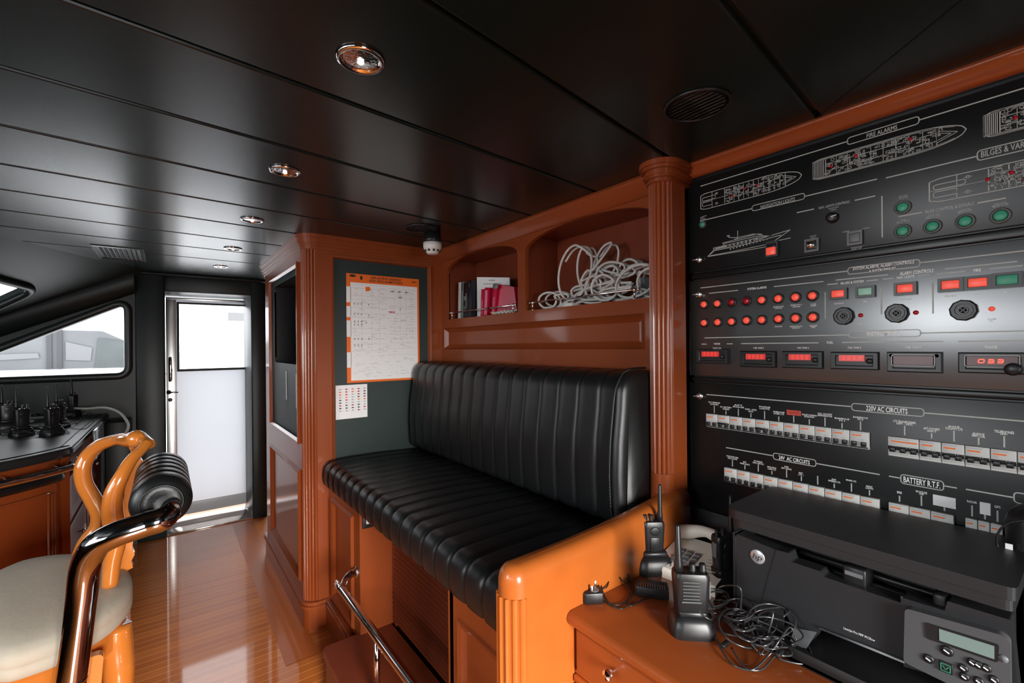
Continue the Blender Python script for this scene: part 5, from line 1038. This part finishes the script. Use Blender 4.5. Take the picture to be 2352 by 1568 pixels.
# curved panel with moulding: on the front face between two stations
i0, i1 = k0 + 9, k0 + 24
def band(mb, z0, z1, d, a, b): P = outw(ins, d)[a:b]; wall_strip(mb, P, z0, z1)
m = MB(); Pm = outw(ins, .006)
m.tube([(x, y, .805) for x, y in Pm[k0 + 4:k0 + 15]], .006, n=8); m.tube([(Pm[k0 + 14][0], Pm[k0 + 14][1], z) for z in (.805, .20)], .006, n=8); m.tube([(x, y, .20) for x, y in Pm[k0 + 4:k0 + 15]], .006, n=8); m.build('panel_moulding', WOOD, hc)
m = MB(); X_, Y_ = Pm[k0 + 2]
for k in range(3): m.tube([(Pm[k0 + 2 + k][0], Pm[k0 + 2 + k][1], .12), (Pm[k0 + 2 + k][0], Pm[k0 + 2 + k][1], .80)], .006, n=6)
m.build('reeded_edge', WOOD, hc)
# drawers on the side towards the room
for z0, z1 in ((.62, .84), (.38, .60), (.14, .36)):
    Xd = -0.390
    m = MB(); m.rings([(3.08, 3.62, z0, z1, 0), (3.08, 3.62, z0, z1, .014), (3.10, 3.60, z0 + .015, z1 - .015, .018), (3.13, 3.57, z0 + .04, z1 - .04, .010)], FXp(Xd)); d_ = m.build('drawer', WOODD, hc)
    m = MB(); m.lathe([(.004, 0), (.004, .012), (.010, .016), (.012, .024), (.005, .030)], (Xd + .012, 3.35, (z0 + z1) / 2), (1, 0, 0), n=12); m.build('knob', CHROME, d_)
    m = MB(); m.rings([(3.68, 4.25, z0, z1, 0), (3.68, 4.25, z0, z1, .014), (3.70, 4.23, z0 + .015, z1 - .015, .018), (3.73, 4.20, z0 + .04, z1 - .04, .010)], FXp(Xd)); d_ = m.build('drawer', WOODD, hc)
    m = MB(); m.lathe([(.004, 0), (.004, .012), (.010, .016), (.012, .024), (.005, .030)], (Xd + .012, 3.95, (z0 + z1) / 2), (1, 0, 0), n=12); m.build('knob', CHROME, d_)
for z in (.925, .905, .885):
    pass
m = MB()
for k, z in enumerate((.945, .925, .900)): m.tube([(-.345 + .0 * k, 3.02, z), (-.318, 3.12, z), (-.318, 3.5, z), (-.345, 3.55, z)], .005, n=8, sm=3)
m.build('side_rail', CHROME, hc)
# leaning notebooks in the side slot
m = MB(); m.box(-.318, -.306, 3.35, 3.75, .86, 1.02, .002); nb = m.build('document_folder', mat('clear_grey_folder', (.10, .13, .13), .2)); tag(nb, 'dark glossy folder standing in the slot at the console side', 'folder')
m = MB(); m.box(-.34, .0 - .20, 4.20, 4.42, .0, .96, .01); tag(m.build('corner_locker', GREENW), 'dark green locker in the corner between the console and left pillar', 'locker')
CT = 1.0
def oc(x, y): return at(x, y, Z=CT)
gk = 'two-way radios on the helm console'
rads = [(17, 985, 'leftmost radio on the console, partly cut by the picture edge'), (50, 1000, 'second console radio from the left, alone in its cradle'), (120, 998, 'front radio of the close pair in the middle of the console'), (137, 982, 'rear radio of the close pair, just behind the front one'), (168, 955, 'console radio farthest right and back, among loose cords')]
pc = [at(x, y, Z=CT) for x, y, _ in rads]
base_r = None
for i, ((x, y, lb), v) in enumerate(zip(rads, pc)):
    if base_r is None:
        base_r = make_radio('two_way_radio', lb, (v.x, v.y, CT + .030), .3, gk, 1.12, False)
        o = base_r
    else:
        o = copy_tree(base_r); o.location = (v.x, v.y, CT + .030); o['label'] = lb; o.rotation_euler = (0, 0, .3 + .25 * i)
gk2 = 'charging cradles on the helm console'
base_c = None
lc = ['cradle under the leftmost console radio', 'cradle under the second console radio from the left', 'wide glossy cradle under the front radio of the console pair', 'cradle under the rear radio of the console pair', 'cradle under the farthest right console radio']
for i, v in enumerate(pc):
    if base_c is None: base_c = make_cradle('charging_cradle', lc[0], (v.x, v.y, CT), .3, gk2, 1.05); o = base_c
    else: o = copy_tree(base_c); o.location = (v.x, v.y, CT); o['label'] = lc[i]; o.rotation_euler = (0, 0, .3 + .25 * i)
# keyboard strip, papers and cords on the console
kb_ = thing('button_strip', 'grey strip of black buttons lying behind the console radios', 'keypad', tuple(oc(90, 955)))
a_ = oc(62, 962); b_ = oc(118, 966); m = MB(); m.box(a_.x - .02, b_.x + .06, a_.y - .05, a_.y + .07, CT, CT + .018, .004); m.build('tray', GREYP, kb_)
for k in range(5): u = a_.x + (b_.x + .04 - a_.x) * k / 4; m = MB(); m.box(u - .012, u + .010, a_.y - .04, a_.y + .05, CT + .018, CT + .03, .004); m.build('button', BLKP, kb_)
v = oc(165, 945); m = MB(); m.lathe([(.06, 0), (.085, .01), (.07, .03), (.02, .05), (.0, .052)], (v.x - .06, v.y + .02, CT), n=20); tag(m.build('white_hat', WHITEP), 'white hat lying at the far end of the console behind a radio', 'hat')
m = MB(); v = oc(25, 972); m.box(v.x - .05, v.x + .1, v.y, v.y + .1, CT, CT + .004); tag(m.build('white_paper', PAPER), 'white paper lying at the left end of the console', 'paper')
m = MB(); pts = [oc(60, 955) + Vector((0, .1, .0)), at(80, 940, Z=1.04), at(110, 935, Z=1.05), at(190, 940, Z=1.05), at(240, 938, Z=1.06), at(275, 950, Z=1.03), at(294, 975, Z=.97), at(290, 995, Z=.93), at(280, 1003, Z=.90)]
m.tube([(p[0], p[1], p[2] + .006) for p in pts], .008, n=10, sm=6); tag(m.build('white_hose', WCABLE), 'thick white cable arching off the console towards the door pillar', 'cable')
rnd = random.Random(4); cw = thing('console_cord_clutter', 'thin black charger cords tangled between the console radios', 'cord', tuple(oc(120, 985)))
for i in range(9):
    m = MB(); a0 = rnd.choice(pc); a1 = rnd.choice(pc); P_ = [Vector((a0.x, a0.y, CT + .01))]
    for k in range(5): P_.append(a0.lerp(a1, k / 5) + Vector((rnd.uniform(-.09, .09), rnd.uniform(-.10, .16), rnd.uniform(.003, .035))))
    m.tube([(p.x, p.y, max(CT + .003, p.z)) for p in P_], .0025, n=5, sm=5); m.build('cord', BLKP, cw)
m = MB(); v = oc(200, 965); m.tube([oc(175, 975) + Vector((0, 0, .004)), oc(205, 955) + Vector((0, 0, .02)), oc(215, 965) + Vector((0, 0, .004)), oc(196, 985) + Vector((0, 0, .004)), oc(165, 985) + Vector((0, 0, .004))], .0022, n=5, sm=5); m.build('cord', BLKP, cw)
# ================================================================== wooden helm chair
SZ = .76
ch = thing('helm_chair', 'honey-coloured carved wooden chair with cream cushion facing the console', 'chair', (-.33, 1.85, 0))
# seat frame and cushion, outline on the seat plane
def oz(x, y, z): return at(x, y, Z=z)
rim = [oz(303, 1345, SZ), oz(297, 1308, SZ), oz(262, 1285, SZ), oz(215, 1274, SZ), oz(150, 1272, SZ), oz(90, 1278, SZ), oz(30, 1293, SZ), oz(-40, 1330, SZ), oz(-90, 1390, SZ), oz(-70, 1480, SZ), oz(0, 1508, SZ), oz(80, 1490, SZ), oz(150, 1463, SZ), oz(220, 1425, SZ), oz(275, 1385, SZ)]
rp_ = [(p.x, p.y) for p in rim]
cxs = sum(p[0] for p in rp_) / len(rp_); cys = sum(p[1] for p in rp_) / len(rp_)
def closed_smooth(P, n=4):
    out = []; m_ = len(P); P = [Vector(p) for p in P]
    for i in range(m_):
        p0, p1, p2, p3 = P[i - 1], P[i], P[(i + 1) % m_], P[(i + 2) % m_]
        for k in range(n): t_ = k / n; v = .5 * ((2 * p1) + (p2 - p0) * t_ + (2 * p0 - 5 * p1 + 4 * p2 - p3) * t_ * t_ + (3 * p1 - p0 - 3 * p2 + p3) * t_ ** 3); out.append((v.x, v.y))
    return out
rp_ = closed_smooth(rp_)
def loft(mb, P, levels, cx, cy, capt=True):
    n = len(P); vs = []
    for z, k in levels: vs += [(cx + (x - cx) * k, cy + (y - cy) * k, z) for x, y in P]
    mb.add(vs, [(j * n + k, j * n + (k + 1) % n, (j + 1) * n + (k + 1) % n, (j + 1) * n + k) for j in range(len(levels) - 1) for k in range(n)], True); mb.add(vs[-n:], [tuple(range(n))], True); mb.add(vs[:n], [tuple(range(n))])
m = MB(); loft(m, rp_, [(SZ - .062, .985), (SZ - .055, 1.0), (SZ - .038, 1.005), (SZ - .034, .995), (SZ - .030, 1.005), (SZ - .012, 1.0), (SZ, .975), (SZ + .010, .90), (SZ + .017, .75), (SZ + .020, .5), (SZ + .021, .2)], cxs, cys); m.build('seat_cushion', CLOTH, ch)
m = MB(); loft(m, rp_, [(SZ - .125, .955), (SZ - .115, .975), (SZ - .075, .97), (SZ - .062, .985)], cxs, cys); m.build('seat_frame', CHAIRW, ch)
# back: far stile, near stile, splat, crest; the back plane stands near x=-.2..-.1
def cp_(x, y, Y): return at(x, y, Y=Y)
YF, YN = 2.06, 1.74
m = MB(); m.tube([cp_(192, 1272, YF), cp_(205, 1242, YF), cp_(228, 1213, YF), cp_(231, 1180, YF), cp_(213, 1145, YF), cp_(194, 1110, YF), cp_(190, 1075, YF), cp_(203, 1045, YF), cp_(230, 1022, YF - .03), cp_(265, 1010, YF - .08), cp_(292, 1009, YF - .13)], [.030, .029, .030, .027, .024, .023, .023, .022, .020, .018, .022], n=12, sm=5); m.build('stile', CHAIRW, ch)
m = MB(); m.tube([cp_(252, 1345, YN), cp_(258, 1290, YN), cp_(268, 1240, YN), cp_(262, 1205, YN), cp_(258, 1165, YN), cp_(262, 1130, YN), cp_(278, 1095, YN), cp_(302, 1056, YN + .02), cp_(324, 1034, YN + .04), cp_(340, 1016, YN + .06)], [.020, .021, .024, .026, .025, .023, .019, .016, .014, .014], n=12, sm=5); m.build('stile', CHAIRW, ch)
m = MB(); m.tube([cp_(275, 1010, YF - .10), cp_(298, 1010, YF - .15), cp_(315, 1008, YF - .19), cp_(330, 1013, 1.85), cp_(345, 1020, 1.80)], [.016, .024, .028, .020, .014], n=12, sm=5)
m.tube([cp_(308, 1003, 1.88), cp_(316, 996, 1.87), cp_(328, 1003, 1.85), cp_(338, 1012, 1.82)], [.010, .013, .010, .006], n=8, sm=4); m.build('crest_rail', CHAIRW, ch)
# splat: a shaped board between crest and seat
YS = 1.90
spl = [(292, 1015), (318, 1012), (326, 1030), (322, 1050), (330, 1060), (322, 1075), (329, 1090), (318, 1105), (312, 1130), (305, 1160), (302, 1200), (308, 1230), (304, 1255), (310, 1270), (302, 1285), (306, 1300), (282, 1312), (268, 1300), (284, 1250), (288, 1200), (284, 1160), (288, 1110), (300, 1070), (304, 1045)]
m = MB(); m.prism([(cp_(x, y, YS).x, cp_(x, y, YS).z) for x, y in spl], FY(YS), -.012, .012); sp_o = m.build('splat', CHAIRW, ch); bv = sp_o.modifiers.new('b', 'BEVEL'); bv.width = .006; bv.segments = 3; bv.limit_method = 'ANGLE'
# legs: cabriole, with shaped knees
def leg(x, y, dx, dy):
    mm = MB(); mm.tube([(x, y, SZ - .07), (x, y, SZ - .12), (x + dx * .03, y + dy * .03, SZ - .19), (x + dx * .035, y + dy * .035, SZ - .26), (x + dx * .01, y + dy * .01, .32), (x - dx * .005, y - dy * .005, .14), (x + dx * .02, y + dy * .02, .03), (x + dx * .03, y + dy * .03, .0)], [.034, .038, .036, .030, .022, .018, .024, .022], n=12, sm=4); mm.build('leg', CHAIRW, ch)
ny = min(p[1] for p in rp_)
for x, y, dx, dy in ((-.115, 1.68, .2, -.5), (-.175, 1.98, .3, .5), (-.50, 1.62, -.5, -.5), (-.52, 2.02, -.5, .5)): leg(x, y, dx, dy)
m = MB()
v0 = oz(0, 1560, SZ - .14); m.prism(round_poly([(-.60, SZ - .07), (-.60, SZ - .15), (-.5, SZ - .19), (-.42, SZ - .165), (-.33, SZ - .195), (-.24, SZ - .165), (-.14, SZ - .20), (-.13, SZ - .07)], .015), FY(min(p[1] for p in rp_) + .035), -.012, .012); m.build('apron', CHAIRW, ch)
# ================================================================== leaning rail with leather roll
lr = thing('leaning_rail', 'bent chrome rail carrying a ribbed black leather roll, nearest at left', 'rail', (-.13, 1.8, 0))
RY0, RY1 = 1.50, 1.90
cn_ = at(371, 1155, Y=RY0); RXc = cn_.x; RZc = cn_.z; RR = .068
m = MB(); prof = [(.02, 0), (.03, -.006), (.042, -.004), (.054, .002), (.064, .010), (RR, .020)]
y = .022
while y < RY1 - RY0 - .03:
    for k in range(1, 9): t_ = k / 8; prof.append((RR - .0065 * (abs(2 * t_ - 1) ** 4) + .0, y + .058 * t_))
    y += .058
prof += [(RR * .9, y + .012), (RR * .6, y + .02), (.02, y + .022)]
m.lathe(prof, (RXc, RY0, RZc), (0, 1, 0), n=40); m.build('leather_roll', BLACKL, lr)
m = MB(); m.tube([(RXc + .046 * math.cos(a), RY0 - .003, RZc + .046 * math.sin(a)) for a in [2 * math.pi * k / 32 for k in range(32)]], .003, n=6, closed=True); m.build('end_seam', BLACKL, lr)
def rail_pts(Y, ye):
    px = [(385, 1168), (352, 1196), (300, 1214), (250, 1234), (212, 1264), (196, 1310), (192, 1360), (178, 1470), (163, 1568)]
    r_ = [at(a, b, Y=Y * 0.98) for a, b in px]; return r_
Q = rail_pts(RY0, 0)
dY = [0.0, -.045, -.05, -.045, -.03, -.01, 0, 0, 0]
R_ = []
for q, d in zip([(389, 1160), (380, 1185), (330, 1205), (268, 1226), (222, 1252), (197, 1300), (188, 1370), (175, 1470), (163, 1560)], [.03, -.03, -.04, -.04, -.03, -.01, 0, 0, 0]): R_.append(at(q[0], q[1], Y=RY0 + d - .02))
bt = R_[-1].copy(); dr_ = (R_[-1] - R_[-4]); R_.append(R_[-1] + dr_ * .25); R_.append(R_[-1] + dr_ * ((-R_[-1].z) / dr_.z))
R_[0] = Vector((RXc + .01, RY0 + .06, RZc)); 
m = MB(); m.tube(R_, .030, n=20, sm=8); m.build('near_post', DCHROME, lr)
m = MB(); off_y = (RY1 - RY0) + .06
F_ = [Vector((v.x + .014, RY1 + .05 + (RY0 - v.y) , v.z)) for v in R_]; F_[0] = Vector((RXc + .01, RY1 - .05, RZc)); m.tube(F_, .026, n=20, sm=8); m.build('far_post', DCHROME, lr)
m = MB(); m.lathe([(.055, 0), (.055, .008), (.032, .014)], (R_[-1].x, R_[-1].y, 0), n=24); m.lathe([(.055, 0), (.055, .008), (.032, .014)], (F_[-1].x, F_[-1].y, 0), n=24); m.build('floor_flange', CHROME, lr)
# ================================================================== ceiling fittings
gsp = 'recessed spotlights in a row along the ceiling'
LAB = ['nearest and largest recessed chrome spotlight in the dark ceiling', 'second recessed spotlight along the ceiling from the viewer', 'third recessed spotlight from the viewer, middle of the row', 'fourth recessed spotlight, just left of the cabinet crown', 'farthest and smallest recessed spotlight above the white door']
sl = thing('recessed_spotlight', LAB[0], 'ceiling light', (.322, .925, CZ), 0, gsp); W0 = (.322, .925, CZ)
m = MB(); m.lathe([(.034, 0), (.036, -.004), (.042, -.007), (.047, -.005), (.049, 0)], W0, n=32); m.build('trim_ring', CHROME, sl)
m = MB(); N = 32; vs = []
for (r, h) in [(.034, -.001), (.030, .006), (.020, .011), (.010, .013)]:
    for k in range(N): a = 2 * math.pi * k / N; q = r * (1 + .03 * (k % 2)); vs.append((W0[0] + q * math.cos(a), W0[1] + q * math.sin(a), W0[2] - .0005 + h * .0 - .001 - (.034 - r) * .10))
m.add(vs, [(i * N + k, i * N + (k + 1) % N, (i + 1) * N + (k + 1) % N, (i + 1) * N + k) for i in range(3) for k in range(N)]); m.add(vs[-N:], [tuple(range(N))]); m.build('reflector', mat('faceted_reflector', (.8, .8, .8), .15, metal=1, bump=.9, bscale=90), sl)
m = MB(); m.lathe([(.006, -.004), (.007, -.008), (.003, -.011)], W0, n=12); m.build('bulb', mat('lamp_glow', (1, .95, .88), .3, emit=(1, .93, .84, 1), estr=2.0), sl)
for i, y in enumerate((1.656, 2.374, 3.12, 3.845)):
    o = copy_tree(sl); o.location = (.32, y, CZ); o['label'] = LAB[i + 1]
def grille(name, label, c, r, ang, n=9):
    o = thing(name, label, 'speaker', (c[0], c[1], CZ)); m = MB(); m.tube([(c[0] + r * math.cos(a), c[1] + r * math.sin(a), CZ - .003) for a in [2 * math.pi * k / 40 for k in range(40)]], .004, n=8, closed=True); m.build('rim', BLKP, o)
    m = MB(); m.lathe([(r, -.0015), (r, -.001)], (c[0], c[1], CZ), n=36); m.build('backing', DARK, o)
    m = MB(); rr = r * .86
    for k in range(n):
        u = -rr + 2 * rr * (k + .5) / n; L_ = math.sqrt(rr * rr - u * u); d = Vector((math.cos(ang), math.sin(ang))); q = Vector((-d.y, d.x)); a = Vector(c[:2]) + q * u - d * L_; b = Vector(c[:2]) + q * u + d * L_; m.tube([(a.x, a.y, CZ - .004), (b.x, b.y, CZ - .004)], .0022, n=6)
    m.build('slat', BLKP, o)
grille('ceiling_speaker', 'large round black ceiling speaker grille above the control panels', (1.045, .612), .075, math.pi / 2)
grille('ceiling_speaker', 'small round ceiling grille beside the white smoke detector', (1.012, 2.06), .075, math.pi / 2)
vn = thing('air_vent', 'rectangular black louvred air vent in the far left ceiling', 'vent', (-.2, 3.67, CZ))
q = [at(x, y, Z=CZ) for x, y in ((222, 561), (316, 570), (328, 597), (250, 590))]; x0, x1 = -.315, -.115; y0, y1 = 3.45, 3.88
m = MB(); m.rings([(x0 - .015, x1 + .015, y0 - .02, y1 + .02, 0), (x0 - .015, x1 + .015, y0 - .02, y1 + .02, .006), (x0, x1, y0, y1, .008), (x0 + .004, x1 - .004, y0 + .004, y1 - .004, .001)], lambda s, t_, h: (s, t_, CZ - h)); m.build('frame', BLKP, vn)
m = MB()
for k in range(9): x = x0 + .012 + k * .0215; m.add([(x, y0 + .005, CZ - .001), (x + .014, y0 + .005, CZ - .007), (x + .014, y1 - .005, CZ - .007), (x, y1 - .005, CZ - .001)], [(0, 1, 2, 3)])
m.build('slat', PANEL, vn)
# smoke detector
sc_ = at(993, 530, Z=CZ); SX, SY = 1.10, sc_.y * 1.0
vv = at(993, 540, Z=2.035); sd = thing('smoke_detector', 'white smoke detector on a grey base under the ceiling by the cabinet', 'smoke detector', (vv.x, vv.y, CZ))
R0 = 21 / 1045 * (vv.dot(_F)); X0_, Y0_ = vv.x, vv.y
m = MB(); m.lathe([(R0 * .9, 0), (R0 * .95, -.04), (R0 * .98, -.055)], (X0_, Y0_, CZ), n=28); m.build('mounting_base', BLKP, sd)
m = MB(); m.lathe([(R0, -.055), (R0, -.075), (R0 * .92, -.088), (R0 * .6, -.108), (R0 * .55, -.112), (R0 * .3, -.113)], (X0_, Y0_, CZ), n=28); m.build('sensor_head', WHITEP, sd)
m = MB()
for k in range(10): a = 2 * math.pi * k / 10; m.lathe([(.006, 0), (.006, .004)], (X0_ + R0 * .80 * math.cos(a), Y0_ + R0 * .80 * math.sin(a), CZ - .096), (math.cos(a), math.sin(a), -.8), n=8)
m.build('vent_slot', INKB, sd)
# ================================================================== posters on the cabinet end
po_ = thing('rescue_poster', 'orange-edged LIFE-SAVING SIGNALS AND RESCUE METHODS poster on the green panel', 'poster', (1, 2.5, 1.27))
YP = 2.508; G = FY(YP)
x0, x1, z0, z1 = .783, 1.212, 1.268, 1.866
m = MB(); m.box(x0, x1, YP - .001, YP, z0, z1); m.build('sheet', ORANGE, po_)
m = MB(); m.box(x0 + .022, x1 - .012, YP - .0016, YP - .001, z0 + .012, z1 - .048)
for a, b in ((.80, .90), (.665, .71), (.64, .56), (.30, .52)): pass
for a, b in ((.735, .88), (.60, .70), (.42, .57), (.14, .28), (.03, .0)): 
    if b > a: m.box(x0, x0 + .024, YP - .0016, YP - .001, z0 + (z1 - z0) * a, z0 + (z1 - z0) * b)
m.build('printed_area', PAPER, po_)
m = MB(); text_mb(m, G, 'LIFE-SAVING SIGNALS', x0 + .135, x0 + .315, z1 - .020, .0125, .0018, bold=.02); text_mb(m, G, 'AND RESCUE METHODS', x0 + .125, x0 + .325, z1 - .038, .0125, .0018, bold=.02); text_mb(m, G, 'MED', x1 - .045, x1 - .015, z1 - .024, .009, .0018, bold=.02); m.build('title_lettering', INKB, po_); m = MB()
m.prism(ellipse(x0 + .035, z1 - .012, .018, .007), G, .0015, .0018); m.prism(ellipse(x0 + .082, z1 - .02, .007, .012), G, .0015, .0018); m.build('emblem', INKB, po_)
rnd = random.Random(5)
for (u, v) in [(.10, .722), (.145, .722), (.19, .722), (.10, .628), (.145, .628), (.19, .628), (.10, .56), (.145, .56), (.19, .56), (.10, .53), (.145, .53), (.19, .53), (.10, .40), (.145, .40), (.19, .40), (.10, .34), (.145, .34), (.19, .34), (.285, .72), (.285, .62), (.25, .55), (.285, .40), (.61, .86), (.71, .86), (.81, .86), (.72, .80), (.72, .69)]:
    s = x0 + (x1 - x0) * u; z = z0 + (z1 - z0) * v; m = MB(); m.strip(G, (s, z - .006), (s, z + .006), .0022, .0018); m.strip(G, (s - .004, z + .002), (s + .004, z + .004), .0016, .0018); m.build('pictogram', INKB, po_)
for (u, v) in [(.61, .87), (.71, .87), (.81, .87), (.72, .82)]: s = x0 + (x1 - x0) * u; z = z0 + (z1 - z0) * v; m = MB(); m.strip(G, (s - .014, z - .008), (s + .014, z - .006), .003, .0018); m.build('pictogram', INKB, po_)
m = MB()
xa, xm, xb = x0 + .028, x0 + .235, x1 - .016
for zz in (.905, .87, .80, .765, .735, .69, .635, .60, .50, .455, .40, .355, .29): m.strip(G, (xa, z0 + (z1 - z0) * zz), (xm - .004, z0 + (z1 - z0) * zz), .0009, .0018)
for zz in (.885, .795, .72, .705, .65, .575, .51, .48, .45, .41, .365, .31, .25): m.strip(G, (xm + .004, z0 + (z1 - z0) * zz), (xb, z0 + (z1 - z0) * zz), .0009, .0018)
for xx in (.085, .14, .185): m.strip(G, (x0 + xx, z0 + (z1 - z0) * .29), (x0 + xx, z0 + (z1 - z0) * .87), .0008, .0018)
for xx in (.275, .31, .345, .385): m.strip(G, (x0 + xx, z0 + (z1 - z0) * .40), (x0 + xx, z0 + (z1 - z0) * .88), .0008, .0018)
for _ in range(230):
    u = rnd.uniform(.07, .88); v = rnd.uniform(.04, .88); s = x0 + (x1 - x0) * u; z = z0 + (z1 - z0) * v; m.strip(G, (s, z), (s + rnd.uniform(.01, .035), z), .0012, .0017)
m.build('grey_print', INKG, po_)
m = MB(); m.prism([(x0 + .105, z0 + .505), (x0 + .128, z0 + .508), (x0 + .134, z0 + .520), (x0 + .128, z0 + .532), (x0 + .105, z0 + .530)], G, .0016, .0019); m.build('orange_smoke_mark', ORANGE, po_)
m = MB()
for k in range(3): m.prism(ellipse(x0 + .245 + .012 * k, z0 + .395 , .004, .006, 8), G, .0016, .0019)
m.build('red_print', REDP, po_)
fl_ = thing('flag_chart', 'small white chart of signal flags taped below the rescue poster', 'chart', (.8, 2.5, 1.07))
x0, x1, z0, z1 = .722, .893, 1.075, 1.258; m = MB(); m.box(x0, x1, YP - .001, YP, z0, z1); m.build('sheet', PAPER, fl_)
cols = [('red_flag', REDP), ('black_flag', INKB), ('orange_flag', ORANGE), ('grey_flag', INKG)]; mbs = [MB() for _ in cols]
for i in range(5):
    for j in range(9):
        s = x0 + .018 + i * .033; z = z1 - .020 - j * .0145; k = rnd.choice([0, 0, 1, 1, 3, 3, 2]); mbs[k].box(s, s + .011, YP - .0014, YP - .001, z - .006, z); mbs[3].strip(G, (s + .014, z - .003), (s + .022, z - .003), .0012, .0014)
for mb_, (nm, mt) in zip(mbs, cols): mb_.build(nm, mt, fl_)
# small switch plates on the green panel
for (px, py, lb) in ((1003 - 118, 1045 - 70, 'faint square plate low on the green panel, left one'),): pass
bpy.context.view_layer.update()
